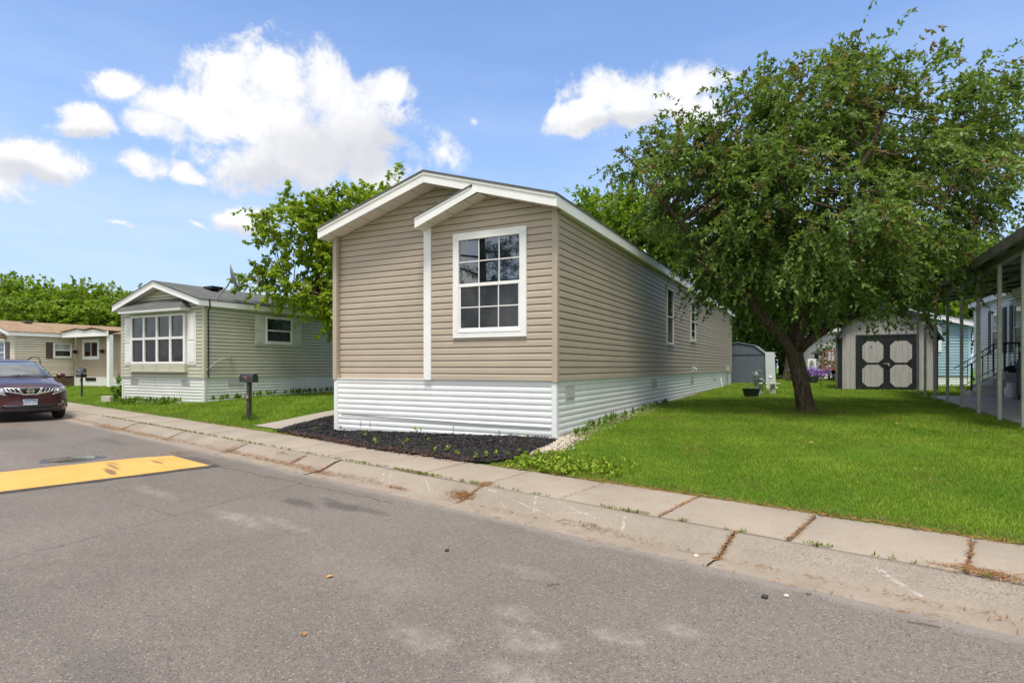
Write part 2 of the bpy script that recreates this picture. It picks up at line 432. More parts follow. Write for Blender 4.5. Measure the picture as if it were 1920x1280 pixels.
# bay window: box frame, 4 columns x 2 rows
BF=.09
m=MB(fm); a0,a1,z0,z1=-3.80,-.845,1.33,2.96
g=.055
m.box(a0,a1,.01,BF,z1-.07,z1); m.box(a0,a1,.01,BF,z0,z0+.07)
xs=[a0+.04]+[a0+.04+(a1-a0-.08)*k/4 for k in (1,2,3)]+[a1-.04]
for k,x in enumerate(xs): m.box(x-g*.8,x+g*.8,.01,BF+.002,z0+.07,z1-.07)
zm=(z0+z1)/2+.03
m.box(a0+.05,a1-.05,.011,BF-.01,zm-.04,zm+.04)
bw=m.build('window',WHITE,r2,bevel=.006)
GR=glass('reflective bay glass',(.022,.045,.043),.03,1.65,.6); GL=glass('screened bay glass',(.022,.02,.024),.12,1.4)
for k in range(4):
    for zz0,zz1,gm in ((z0+.07,zm-.04,GL),(zm+.04,z1-.07,GR)):
        m=MB(fm); m.add([(xs[k]+.04,.045,zz0),(xs[k+1]-.04,.045,zz0),(xs[k+1]-.04,.045,zz1),(xs[k]+.04,.045,zz1)],[(0,1,2,3)]); m.build('pane',gm,bw)
m=MB(fm); m.box(-3.84,-.80,.01,.10,1.09,1.325)
for k in range(5): x=-3.80+2.955*k/4; m.box(x-.02,x+.02,.101,.115,1.10,1.32)
m.box(-3.86,-.78,.012,.13,1.065,1.10); m.build('window_apron',SAGEC,r2)
m=MB(fm); m.box(-4.05,-.65,.01,.36,3.03,3.13); m.build('window_hood_fascia',WHITE,r2,bevel=.006)
m=MB(fm); m.add([(-4.08,.385,3.13),(-.62,.385,3.13),(-.95,.02,3.46),(-3.75,.02,3.46),(-4.08,.02,3.13),(-.62,.02,3.13),],[(0,1,2,3),(0,3,4),(1,5,2)]); m.build('window_hood_roof',DARKROOF,r2)
SHUT=M('pale grey shutter',(.72,.72,.70),.5,.05,2)
shutter(r2,fm,-4.22,-3.84,1.30,2.90,SHUT); shutter(r2,fm,-.80,-.37,1.30,2.95,SHUT)
sm=right_map(0)
SHUT2=M('sage white shutter',(.53,.54,.48),.5,.05,2)
v0=3.3
window(r2,sm,5.58-v0,6.78-v0,2.02,3.0,.06,up=GLASSB,lo=SCREEN,split=.5)
shutter(r2,sm,5.18-v0,5.56-v0,1.98,3.02,SHUT2); shutter(r2,sm,6.80-v0,7.2-v0,1.98,3.02,SHUT2)
for a in (-3.95,-1.15): skirt_vent(r2,front_map(.03),a,a+.42,.64,.84,VENT)
skirt_vent(r2,right_map(-.03),.85,1.45,.62,.82,VENT)
m=MB(); zt2=H2['zt']
m.box(-1.95,-1.45,1.3,1.75,zt2(-1.7)+.06,zt2(-1.7)+.17); m.build('roof_vent',BLACK,r2,bevel=.02)
m=MB(sm); m.tube([(.12,.035,.9),(.12,.035,2.95),(.10,.06,3.0),(.10,.14,3.1),(.08,.15,3.37)],.02,6); m.build('corner_cable',WIRE,r2)
m=MB(sm); m.tube([(.05,.03,1.12),(.42,.06,1.42),(.70,.10,1.52),(.86,.11,1.58)],.014,6); m.box(.84,.92,.04,.14,1.55,1.62); m.build('utility_pipe',STEEL,r2)
m=MB(sm); m.ball((5.15,.02,1.07),.05,.03,.05,8,6); m.build('hose_outlet',VENT,r2)
# satellite dish: rests on the roof edge
dz=zt2(-.05)+.05
ds=empty('satellite_dish',P(-13.4-.15,3.85,0)+Vector((0,0,dz-.02)),-YAW,'grey satellite dish seen edge-on on the roof edge of the sage home','satellite dish')
DISHM=M('grey dish paint',(.20,.21,.22),.5,.1,4)
m=MB(); m.box(-.12,.12,-.12,.12,.0,.03); m.tube([(0,0,.03),(.01,.02,.12),(.18,.25,.46),(.22,.30,.62)],.028,8); m.build('mast',DISHM,ds)
m=MB(); vs=[];fs=[]
for i in range(6):
    rr=i/5
    for k in range(20):
        an=2*math.pi*k/20; vs.append((.42*rr*math.cos(an), -.09*rr*rr, .46*rr*math.sin(an)))
for i in range(5):
    for k in range(20): fs.append((i*20+k,i*20+(k+1)%20,(i+1)*20+(k+1)%20,(i+1)*20+k))
m.add(vs,fs); dd=m.build('reflector',DISHM,ds,smooth=True); dd.location=(.25,.34,.72); dd.rotation_euler=(R(-16),0,R(143.9))
s_=dd.modifiers.new('thick','SOLIDIFY'); s_.thickness=.012
m=MB(); m.tube([(.24,.33,.42),(.45,.62,.52),(.74,1.02,.66)],.018,6); m.box(.70,.78,.98,1.06,.66,.80); m.tube([(.72,.99,.80),(.60,.84,.84)],.03,6); m.build('feed_arm',DISHM,ds)
# tools of weeds and block are in the planting part

# ---- cream home far left
CREAM=siding_mat('cream siding',(.66,.60,.48)); CREAMC=M('cream corner board',(.56,.52,.41),.5,.05,2)
BROWN=M('brown shutter',(.085,.06,.05),.55,.1,3)
h3=dict(siding=CREAM,trim=WHITE2,corner=CREAMC,skirt=M('brown lattice skirting',(.05,.035,.025),.7,.2,3),roof=TANROOF)
W3=4.5
H3=mobile_home('mobile_home','cream mobile home with brown shingle roof and dark brown shutters beyond the dark red car',-33,6.4,W3,17,.1,.72,3.05,.28,.3,.12,.19,h3,.13,zback=.2,slot=.020)
r3=H3['root']; fm3=front_map(0); sm3=right_map(0); v3=6.4
window(r3,fm3,-2.9,-.92,1.35,2.60,.08,cols=6,rows=2,up=GLASSB,lo=GLASSB)
shutter(r3,fm3,-.9,-.45,1.4,2.5,BROWN,False); shutter(r3,fm3,-3.4,-2.92,1.4,2.5,BROWN,False)
m=MB(fm3)
arc=[(-1.9+1.15*math.cos(math.pi*k/12),2.62+.38*math.sin(math.pi*k/12)) for k in range(13)]
m.prism([(a,.02,z) for a,z in arc],(0,.10,0)); m.build('window_hood_roof',TANROOF,r3)
m=MB(fm3); m.box(-3.1,-.7,.01,.16,2.60,2.655); m.build('window_hood_fascia',WHITE2,r3)
window(r3,sm3,8.13-v3,9.02-v3,1.70,2.52,.05,up=CURTAIN,lo=SCREEN,split=.52); shutter(r3,sm3,7.78-v3,8.1-v3,1.68,2.55,BROWN,False)
m=MB(); z=H3['zt'](-1.9); m.box(-2.15,-1.75,1.2,1.55,z+.05,z+.16); m.build('roof_vent',BROWN,r3,bevel=.02)
# entry addition: part of that home
ENT=siding_mat('tan entry siding',(.43,.35,.265))
b=9.1-v3
m=MB(); siding(m,front_map(b),.67,2.95,.115,lambda z:(.18,5.2),slot=.024); m.build('entry_siding',ENT,r3)
m=MB(); siding(m,lambda a,o,z:(.18-o,a,z),.67,2.9,.115,lambda z:(b,b+3)); m.box(.2,5.2,b+.02,b+4,-.2,2.95); m.build('entry_wall',CREAMC,r3)
m=MB(); m.box(.12,5.25,b-.03,b+3,-.1,.67); m.build('entry_foundation',WHITE2,r3)
m=MB(front_map(b)); m.box(1.32,2.32,.035,.06,.47,.64); m.build('foundation_vent',BLACK,r3)
m=MB(); m.box(.42,4.75,b-.75,b-.70,2.80,3.05); m.box(.42,.47,b-.70,b+.1,2.80,3.05); m.prism([(.42,b-.75,3.05),(4.75,b-.75,3.0),(3.4,b-.75,3.16),(2.6,b-.75,3.1),(1.9,b-.75,3.2)],(0,.05,0)); m.build('porch_fascia',WHITE,r3)
m=MB(); m.prism([(.3,b-.82,3.08),(1.9,b-.82,3.24),(2.7,b-.82,3.16),(3.4,b-.82,3.24),(4.7,b-.82,3.06),(4.7,b-.82,3.09),(3.4,b-.82,3.29),(2.7,b-.82,3.21),(1.9,b-.82,3.29),(.3,b-.82,3.12)],(0,2.5,0)); m.build('porch_roof',TANROOF,r3)
m=MB(); m.box(4.50,4.72,b-.66,b-.46,.1,2.85); m.build('porch_post',WHITE,r3,bevel=.01)
ww=window(r3,front_map(b),.98,2.62,1.62,2.72,.16,kind='slider',up=glass('dark brown room glass',(.03,.013,.008),.05,1.6),lo=glass('dark brown room glass 2',(.04,.016,.01),.05,1.5))
for a in (.45,3.05):
    m=MB(front_map(b)); m.tube([(a,.02,2.10),(a,.12,2.13),(a,.14,2.08)],.03,6); m.lathe([(.02,.0),(.075,-.02),(.055,-.2),(.03,-.22)],(0,0,0),8) if False else None
    m.box(a-.07,a+.07,.08,.22,1.95,2.09); m.box(a-.1,a+.1,.06,.24,2.09,2.12); m.build('wall_lantern',BLACK,r3)
m=MB(); m.box(-.05,.15,b-1.6,b,.0,.62); m.box(-.05,.9,b-2.2,b-.9,.05,.58); m.build('entry_steps',M('brown deck wood',(.10,.065,.04),.7,.2,6),r3)

# ---- grey-blue home at the right behind the carport
GREYB=siding_mat('lavender grey siding',(.82,.81,.85)); GREYC=M('light grey corner board',(.60,.62,.66),.5,.04,2)
h4=dict(siding=GREYB,trim=WHITE,corner=GREYC,skirt=SKIRT,roof=DARKROOF)
H4=mobile_home('mobile_home','lavender grey mobile home with dark navy shutters behind the carport posts',9.2+4.6,2.15,4.6,18,.2,1.05,3.74,.28,.2,.12,.19,h4,.10,zback=.3,slot=.017)
r4=H4['root']; lm=left_map(-4.6); NAVY=M('dark navy shutter',(.022,.026,.04),.5,.15,3)
o4=2.15
for a0,a1,sh0 in ((16.1,17.45,.42),(13.25,14.85,.45)):
    window(r4,lm,a0-o4,a1-o4,1.72,3.19,.07,up=CURTAIN,lo=SCREEN,split=.5)
    shutter(r4,lm,a1+.02-o4,a1+.02+sh0-o4,1.68,3.19,NAVY); shutter(r4,lm,a0-.02-sh0-o4,a0-.02-o4,1.68,3.19,NAVY)
m=MB(lm); m.box(9.3,10.3,.01,.06,1.1,3.1); m.build('door',WHITE,r4,bevel=.01)
m=MB(); m.lathe([(.08,0),(.08,.2),(.12,.2),(.12,.28),(.02,.32)],(-4.45,12.5,H4['zt'](-4.45)+.02),10); m.build('roof_vent',WHITE,r4)

# ---- light blue home behind the shed
BLUE=siding_mat('light blue siding',(.32,.50,.60)); BLUEC=M('pale blue corner board',(.42,.60,.68),.5,.04,2)
h5=dict(siding=BLUE,trim=WHITE,corner=BLUEC,skirt=SKIRT,roof=DARKROOF)
H5=mobile_home('mobile_home','light blue mobile home showing half its gable end behind the barn shed',9.55,22.6,4.4,16,.4,.85,3.18,.27,.25,.10,.22,h5,.125,zback=.4,slot=.022)
window(H5['root'],front_map(0),-2.2,-1.0,1.87,3.05,.1,up=CURTAIN,lo=SCREEN)

# ---- white home with a deck, far behind the tree
WH=siding_mat('white siding',(.72,.73,.74)); 
h6=dict(siding=WH,trim=WHITE,corner=WHITE,skirt=SKIRT,roof=DARKROOF)
H6=mobile_home('mobile_home','white mobile home far behind with a low gable beside the wooden deck',7.2,32.5,4.5,14,.45,.95,3.0,.27,.25,.15,.2,h6,.13,zback=.45,slot=.02)
window(H6['root'],front_map(0),-1.9,-.9,1.6,2.6,.1,up=CURTAIN,lo=SCREEN)
# ------------------------------------------------------------------ barn shed
def panel_mat(name, col, pitch=.2):
    t=NT(name); c=t.coord('Object'); sx=t.n('SeparateXYZ'); t.l(c,sx.inputs[0])
    f=t.math('FRACT',t.math('MULTIPLY',t.math('ADD',t.math('ADD',sx.outputs[0],sx.outputs[1]),30),1/pitch)); ln=t.math('LESS_THAN',f,.06)
    n=t.noise(t.coord('Object',(9,9,.9)),3,5,.7)
    cc=t.mix(t.step(n,.3,.75),tuple(x*.82 for x in col),tuple(min(1,x*1.14) for x in col)); cc=t.mix(t.math('MULTIPLY',ln,.55),cc,tuple(x*.35 for x in col))
    return t.done(t.bsdf(cc,.8,0,.3,t.bump(t.math('SUBTRACT',1,ln),.4,.01)))
SHEDW=panel_mat('weathered taupe shed boards',(.385,.368,.36)); SHEDK=M('black shed trim',(.009,.012,.014),.5,.2,4)
sx0=4.46; sv=17.2; SW=3.1
sh=empty('barn_shed',P(sx0,sv,.36),-YAW,'taupe wooden barn shed with black double doors holding four octagon panels','shed')
yb=-.02
prof=[(0,0),(SW,0),(SW,1.98),(SW-.42,2.64),(SW/2,3.02),(.42,2.64),(0,1.98)]
m=MB(); m.prism([(x,0,z+.02) for x,z in prof],(0,3.4,0)); m.build('shed_wall',SHEDW,sh)
for x0,x1 in ((-.03,.13),(SW-.10,SW+.04)):
    m=MB(); m.box(x0,x1,-.025,.03,yb,1.97); m.build('corner_trim',SHEDK,sh)
m=MB(); up=[(SW+.16,1.84),(SW-.42+.05,2.70),(SW/2,3.10),(.42-.05,2.70),(-.16,1.84)]; 
top=up+[(x,z+.05) for x,z in up[::-1]]
for i in range(4):
    a,b=up[i],up[i+1]; m.prism([(a[0],-.22,a[1]),(b[0],-.22,b[1]),(b[0],-.22,b[1]+.07),(a[0],-.22,a[1]+.07)],(0,3.9,0))
m.build('roof',SHEDK,sh)
m=MB()
for i in range(4):
    a,b=up[i],up[i+1]; m.prism([(a[0],-.23,a[1]-.08),(b[0],-.23,b[1]-.08),(b[0],-.23,b[1]+.03),(a[0],-.23,a[1]+.03)],(0,.03,0))
m.build('rake_trim',SHEDK,sh)
m=MB(); m.box(.58,2.56,-.05,-.002,1.99,2.08); m.box(.58,.68,-.05,-.002,.02,1.985); m.box(2.46,2.56,-.05,-.002,.02,1.985); m.build('door_frame',SHEDK,sh,bevel=.005)
def octo(x0,x1,z0,z1,c): return [(x0+c,z0),(x1-c,z0),(x1,z0+c),(x1,z1-c),(x1-c,z1),(x0+c,z1),(x0,z1-c),(x0,z0+c)]
for k,(x0,x1) in enumerate(((.69,1.565),(1.575,2.45))):
    m=MB(); m.box(x0,x1,-.04,-.003,.03,1.98); d=m.build('door',SHEDK,sh,bevel=.004)
    for z0,z1 in ((.13,.95),(1.03,1.83)):
        m=MB(); m.prism([(x,-.041,z) for x,z in octo(x0+.10,x1-.10,z0,z1,.16)],(0,-.006,0)); m.build('door_panel',SHEDW,d)
m=MB(); m.box(1.48,1.66,-.07,-.05,.97,1.01); m.box(1.60,1.66,-.085,-.05,.90,.99); m.build('latch',STEEL,sh)
m=MB(); m.box(.1,3.0,.1,3.2,-.3,.03); m.build('skid',DARK,sh)

# ------------------------------------------------------------------ carport
cp=empty('carport',P(6.65,5,.26),-YAW,'long grey metal carport roof on eight slim square posts beside the lavender grey home','carport')
PV=[3.658,5.052,6.601,8.153,9.756,11.424,13.155,14.557]
for v in PV:
    z=zg(6.65,v)-.26
    m=MB(); m.box(-.031,.031,v-5-.031,v-5+.031,z-.15,2.84); m.box(-.07,.07,v-5-.07,v-5+.07,z-.02,z+.012); m.build('post',GALV,cp,bevel=.006)
def carport_mat():
    t=NT('grimy galvanised roof pan'); c=t.coord('Object'); n=t.noise(c,1.6,6,.7); n2=t.noise(t.coord('Object',(1,.25,1)),5,5,.7)
    cc=t.mix(t.step(n,.3,.7),(.16,.16,.14),(.26,.26,.235)); cc=t.mix(t.math('MULTIPLY',t.step(n2,.5,.72),.7),cc,(.05,.05,.04))
    return t.done(t.bsdf(cc,.55,.25,.4))
CPM=carport_mat()
m=MB(); zr=lambda x:2.93+.135*(x+.3)
xs=[];x=-.3
vs=[];fs=[];y0,y1=-2.8,10.0
# ribs run across (from eave to home wall): corrugated along y
n=int((y1-y0)/.1)
for i in range(n+1):
    y=y0+(y1-y0)*i/n; h=.045 if (i%4) in (1,2) else 0
    for xx in (-.3,2.75): vs.append((xx,y,zr(xx)+.06+h))
for i in range(n): fs.append((2*i,2*i+1,2*i+3,2*i+2))
m.add(vs,fs); m.build('roof_pan',CPM,cp).modifiers.new('t','SOLIDIFY').thickness=.006
m=MB(); m.box(-.33,-.28,y0,y1,2.86,3.02); m.build('eave_fascia',M('rusted grey fascia',(.11,.105,.09),.7,.35,4,dirt=.5),cp)
m=MB(); m.box(-.06,.06,y0+.05,y1-.05,2.84,2.955); m.box(1.28,1.36,y0+.05,y1-.05,zr(1.32)-.03,zr(1.32)+.055); m.build('beam',M('dull grey beam',(.20,.205,.19),.6,.2,4,dirt=.3),cp)
m=MB()
for y in np.arange(y0+.4,y1,1.5): m.prism([(-.28,y,zr(-.28)+.0),(2.75,y,zr(2.75)+.0),(2.75,y,zr(2.75)+.055),(-.28,y,zr(-.28)+.055)],(0,.05,0))
m.build('rafter',M('dark timber rafter',(.07,.065,.055),.8,.3,5),cp)
CONC0=M('pale carport concrete',(.40,.385,.365),.85,.14,1.8,.3,70,dirt=.3,dirtcol=(.14,.13,.11))
m=MB()
vs=[];fs=[];vv=[1.6,3.23,5,7,9,11,13.15]
for v in vv:
    for u in (6.78,9.15): vs.append((u-6.65,v-5,zg(u,v)+.03-.26)); 
for i in range(len(vv)-1): fs.append((2*i,2*i+1,2*i+3,2*i+2))
m.add(vs,fs)
so=m.build('carport_slab',CONC0,None); so.location=P(6.65,5,.26); so.rotation_euler=(0,0,-YAW); so.modifiers.new('t','SOLIDIFY').thickness=.12; tag(so,kind='structure')

# ------------------------------------------------------------------ steps, railing, tank, bin
CONC=M('concrete step',(.48,.455,.42),.85,.15,2.5,.3,70,dirt=.35,dirtcol=(.17,.16,.13))
st=empty('concrete_steps',P(7.74,13.0,.33),-YAW,'concrete porch steps with black iron railings under the carport','steps')
m=MB(); T=[.26*k for k in range(4)]
for k in range(3): m.box(.26*k,.26*k+.27,0,1.3,-.3,.185*(k+1))
m.build('step',CONC,st,bevel=.012)
m=MB(); m.box(.785,1.44,-.001,1.301,-.3,.745); m.build('landing',CONC,st,bevel=.012)
IRON=M('black iron',(.012,.012,.013),.45,.2,6)
for y in (.05,1.25):
    m=MB()
    m.tube([(.03,y,.19),(.03,y,1.02)],.022,8); m.tube([(.80,y,.745),(.80,y,1.62)],.025,8); m.tube([(1.42,y,.745),(1.42,y,1.62)],.025,8)
    m.tube([(-.18,y,.86),(.03,y,1.0),(.80,y,1.60),(1.42,y,1.62)],.016,6); m.tube([(-.12,y,.19),(.80,y,.83),(1.42,y,.83)],.013,6)
    for k in range(1,6): x=.03+.77*k/6; m.tube([(x,y,.27+.64*(x)/.9+.02),(x,y,1.0+.6*(x-.03)/.77)],.009,5)
    for k in range(1,5): x=.80+.62*k/5; m.tube([(x,y,.83),(x,y,1.62)],.009,5)
    m.build('railing',IRON,st)
pt=empty('propane_tank',P(8.47,12.15,zg(8.47,12.15)+.03),-YAW,'grey white propane tank on the slab before the porch steps','propane tank')
TANK=M('dull white tank paint',(.70,.68,.62),.45,.08,4,dirt=.3)
m=MB(); m.lathe([(.10,0),(.13,.03),(.155,.06),(.155,.24),(.14,.30),(.09,.34),(.04,.355)],n=24); m.build('tank_body',TANK,pt,smooth=True)
m=MB()
for a in range(0,300,30):
    a0,a1=R(a),R(a+30); m.prism([(.085*math.cos(a0),.085*math.sin(a0),.335),(.085*math.cos(a1),.085*math.sin(a1),.335),(.10*math.cos(a1),.10*math.sin(a1),.335),(.10*math.cos(a0),.10*math.sin(a0),.335)],(0,0,.10))
m.build('collar',TANK,pt)
m=MB(); m.tube([(0,0,.35),(0,0,.41)],.02,8); m.build('valve',M('brass valve',(.3,.2,.07),.4,.1,4,metal=.8),pt)
gc=empty('covered_grill',P(8.80,11.5,zg(8.80,11.5)+.03),-YAW,'grey fabric covered grill at the right edge beside the propane tank','grill')
m=MB(); m.box(-.32,.32,-.26,.26,.12,.82); m.prism([(-.36,-.28,.82),(.36,-.28,.82),(.30,-.28,1.10),(-.28,-.28,1.12)],(0,.56,0)); m.build('cover',M('dark grey canvas cover',(.075,.08,.09),.85,.25,5,.6,12),gc,bevel=.05,segs=3)
m=MB(); m.lathe([(.05,0),(.05,.12)],(-.25,-.2,0),8); m.lathe([(.05,0),(.05,.12)],(.25,-.2,0),8); m.lathe([(.05,0),(.05,.12)],(.25,.2,0),8); m.lathe([(.05,0),(.05,.12)],(-.25,.2,0),8); m.build('caster',BLACK,gc)
tb=empty('stuffed_bag',P(8.42,13.08-.16,zg(8.4,13)+.55),-YAW,'dark blue grey bag slumped on the side of the porch landing','bag')
tb.location=P(8.75,13.16,.33+.745)
m=MB(); m.ball((0,0,.10),.20,.11,.11,14,9); m.ball((.18,.02,.07),.12,.09,.08,12,8); m.build('bag_body',M('dark bag cloth',(.03,.035,.045),.8,.3,7,.5,20),tb,smooth=True)
m=MB(); m.tube([(-.05,0,.2),(-.03,.0,.30),(.04,.0,.32),(.06,0,.2)],.012,6); m.build('strap',BLACK,tb)

# ------------------------------------------------------------------ mailboxes
def mailbox(name,label,u,v,rot,h,post,with_rack=False,number=None):
    r=empty(name,P(u,v,zg(u,v)),rot,label,'mailbox')
    W,H,L=.155,.20,.46
    def shell(l0,l1,grow=0):
        pr=[(-W/2-grow,0),(W/2+grow,0)]+[((W/2+grow)*math.cos(math.pi*k/10),.115+(H-.115+grow)*math.sin(math.pi*k/10)) for k in range(11)]
        return [(l0,x,z) for x,z in pr],(l1-l0,0,0)
    BX=M('mailbox sheet metal',(.024,.026,.03) if not with_rack else (.06,.065,.075),.42,.2,4)
    m=MB(); m.prism(*shell(-L/2,L/2)); b=m.build('mailbox_body',BX,r,bevel=.004); b.location=(0,0,h)
    m=MB(); m.prism(*shell(-L/2-.018,-L/2-.001,.006)); m.prism([(-L/2-.03,-.02,.16),(-L/2-.03,.02,.16),(-L/2-.03,.02,.19),(-L/2-.03,-.02,.19)],(.012,0,0)); d=m.build('mailbox_door',BX,r,bevel=.003); d.location=(0,0,h)
    FL=M('faded red flag',(.42,.12,.09),.5,.1,5) if not with_rack else M('worn pale flag',(.42,.40,.38),.5,.1,5)
    m=MB(); m.box(-.09,.02,-W/2-.014,-W/2-.006,.115,.135); m.box(.0,.035,-W/2-.014,-W/2-.006,.075,.135); f=m.build('flag',FL,r); f.location=(0,0,h)
    m=MB(); m.box(-post/2,post/2,-post/2,post/2,-.25,h-.002); m.build('post',M('weathered dark post',(.045,.042,.036),.8,.3,6,.4,30),r,bevel=.004)
    if with_rack:
        m=MB(); m.box(-.24,.20,-.12,.10,h-.17,h-.03); m.build('newspaper_box',BLACK,r,bevel=.02)
        for x in (-.11,.09):
            m=MB(); m.tube([(x-.07,0,h+H),(x-.04,0,h+H+.03),(x+.04,0,h+H+.03),(x+.07,0,h+H)],.022,8); m.build('lid_ornament',BROWN,r)
        m=MB(); m.box(-post/2-.05,-post/2-.002,-.03,.03,h-.32,h-.24); m.build('bracket',BLACK,r)
    if number:
        m=MB(); m.box(-.09,.075,-post/2-.018,-post/2-.003,.50,.62); m.build('number_plate',M('dark brown plate',(.05,.042,.03),.6,.1,5),r)
        text_obj('house_number',number,.10,M('pale number paint',(.55,.53,.45),.6,.05,5),r,(-.006,-post/2-.020,.558),(R(90),0,0))
    return r
mailbox('mailbox','black mailbox with red flag and small number plate on its post in the lawn',-8.17,.80,-YAW-.05,.90,.085,number='25')
mailbox('mailbox','dusty grey mailbox with two brown knobs on top near the car',-22.67,4.42,-YAW-.05,.97,.06,with_rack=True)

# ------------------------------------------------------------------ back yard
GSH=panel_mat('blue grey steel shed',(.105,.125,.16),.17)
gs=empty('garden_shed',P(-.9,23,zg(0,23)),-YAW,'blue grey metal garden shed past the back corner of the tan home','shed')
W=2.33
m=MB(); m.prism([(0,0,0),(W,0,0),(W,0,1.50),(1.86,0,1.86),(W/2-.1,0,2.02),(.45,0,1.86),(0,0,1.50)],(0,2.4,0)); m.build('shed_wall',GSH,gs)
m=MB(); pr=[(W+.06,1.46),(1.88,1.89),(W/2-.1,2.06),(.43,1.89),(-.06,1.46)]
for a,b in zip(pr,pr[1:]): m.prism([(a[0],-.05,a[1]),(b[0],-.05,b[1]),(b[0],-.05,b[1]+.03),(a[0],-.05,a[1]+.03)],(0,2.5,0))
m.build('roof',M('pale shed roof edge',(.30,.33,.37),.4,.1,4,metal=.3),gs)
m=MB(); m.box(0,W,-.012,.0,1.40,1.46); m.build('door_rail',DARK,gs)
wp=MB(); wp.prism([(0,0,0),(.36,0,0),(.30,0,1.46),(-.04,0,1.47)],(0,.05,0)); wp.box(.31,.42,-.06,.1,0,.08)
o=wp.build('metal_panel',M('white sheet metal',(.56,.60,.62),.4,.05,2,dirt=.12),None,bevel=.004); o.location=P(1.93,16.8,zg(1.93,16.8)); o.rotation_euler=(0,0,-YAW); tag(o,'tall white sheet metal panel standing beside the blue grey shed','metal panel')
# half barrel tub
tu=MB(); tu.lathe([(.20,0),(.25,.22),(.265,.26),(.235,.26),(.215,.17),(.0,.16)],n=22)
o=tu.build('planter_tub',M('black tub plastic',(.015,.014,.014),.6,.2,5),None,smooth=False); o.location=P(1.90,10.9,zg(1.9,10.9)); tag(o,'low black round planter tub on the lawn','planter')
# old cast pump figure
PU=M('grey green cast iron',(.20,.235,.24),.55,.35,9,.5,25,metal=.3)
pu=empty('hand_pump',P(1.98,11.75,zg(2,11.75)),-YAW,'ornamental grey cast iron hand pump behind the black tub','hand pump')
m=MB(); m.lathe([(.12,0),(.12,.05),(.06,.10),(.05,.35),(.075,.40),(.075,.62),(.09,.66),(.05,.72),(.02,.78)],n=14); m.build('pump_body',PU,pu,smooth=True)
m=MB(); m.tube([(.06,0,.50),(.16,0,.52),(.22,0,.46),(.23,0,.36)],[.045,.04,.035,.04],8); m.build('spout',PU,pu,smooth=True)
m=MB(); m.tube([(.12,0,.80),(.0,0,.76),(-.12,0,.72),(-.19,0,.55),(-.20,0,.25),(-.22,0,.0)],.016,6); m.ball((.10,0,.79),.05,.03,.03); m.build('handle',PU,pu)
# stone bird bath / bench
ST=M('pale cast stone',(.47,.45,.39),.85,.12,4,.4,50,dirt=.25)
bb=empty('stone_bench',P(2.22,13.0,zg(2.2,13)),-YAW,'pale curved stone garden bench beside the hand pump','bench')
m=MB(); arc=[(.42*math.cos(R(a)),.24*math.sin(R(a))+.0) for a in range(180,361,15)]
m.prism([(x,y,.32) for x,y in arc],(0,0,.05)); m.build('seat',ST,bb,bevel=.01)
for x in (-.2,.17):
    m=MB(); m.prism([(x-.10,-.12,0),(x+.10,-.12,0),(x+.07,-.12,.32),(x-.07,-.12,.32)],(0,.16,0)); m.build('leg',ST,bb,bevel=.01)
tp=MB(); tp.lathe([(.04,0),(.035,.30),(.05,.31),(.02,.36)],n=10)
o=tp.build('garden_lamp',M('white lamp post',(.62,.64,.66),.5,.05,4),None); o.location=P(2.18,15.2,zg(2.2,15.2)+.0); o.scale=(1.4,1.4,1.6); tag(o,'short white garden post in front of the white metal panel','garden post')
# utility pedestal with meter
up_=empty('utility_pedestal',P(3.52,26,zg(3.5,26)),-YAW,'white electric meter pedestal behind the purple flowers','utility pedestal')
m=MB(); m.box(-.2,.2,-.1,.1,.58,1.22); m.build('pedestal_box',WHITE2,up_,bevel=.01)
m=MB(); m.box(-.21,.21,-.1,.1,0,.28); m.build('pedestal_foot',WHITE2,up_,bevel=.01)
m=MB(); m.box(-.06,.06,-.05,.05,.2,.6); m.build('pole',WHITE2,up_)
m=MB(); m.tube([(0,-.10,1.05),(0,-.20,1.05)],.09,14); m.build('meter',glass('meter glass',(.25,.26,.27)),up_)
# flowers in pots
fl=empty('flower_pot',P(3.55,24.2,zg(3.5,24)),-YAW,'tub of purple flowers in front of the white meter pedestal','flower pot')
m=MB(); m.lathe([(.22,0),(.28,.35),(.25,.35)],n=14); m.build('pot',DARK,fl)
FP=M('purple petals',(.22,.11,.42),.7,.3,20)
V=[];F=[];C=[]
pts=RNG.normal(size=(500,3))*np.array([.33,.2,.13])+np.array([0,0,.52])
for p in pts:
    a=RNG.normal(size=3); a/=np.linalg.norm(a); b=np.cross(a,RNG.normal(size=3)); b/=np.linalg.norm(b); n0=len(V)
    s=.04; V += [p-a*s,p+b*s,p+a*s,p-b*s]; F.append((n0,n0+1,n0+2,n0+3))
np_mesh('blossom',V,F,FP,fl)
# feeder
fe=empty('bird_feeder',P(3.85,16.0,zg(3.85,16)),-YAW,'black hanging bird feeder on a thin pole left of the barn shed','bird feeder')
m=MB(); m.tube([(0,0,-.2),(0,0,1.36),(-.02,0,1.52),(-.14,0,1.54),(-.14,0,1.46)],.010,6); m.build('pole',IRON,fe)
m=MB(); m.lathe([(.02,1.46),(.18,1.38),(.18,1.36),(.07,1.36),(.07,1.22),(.13,1.21),(.13,1.19),(.02,1.19)],(-.14,0,0),12); m.build('feeder_body',IRON,fe)
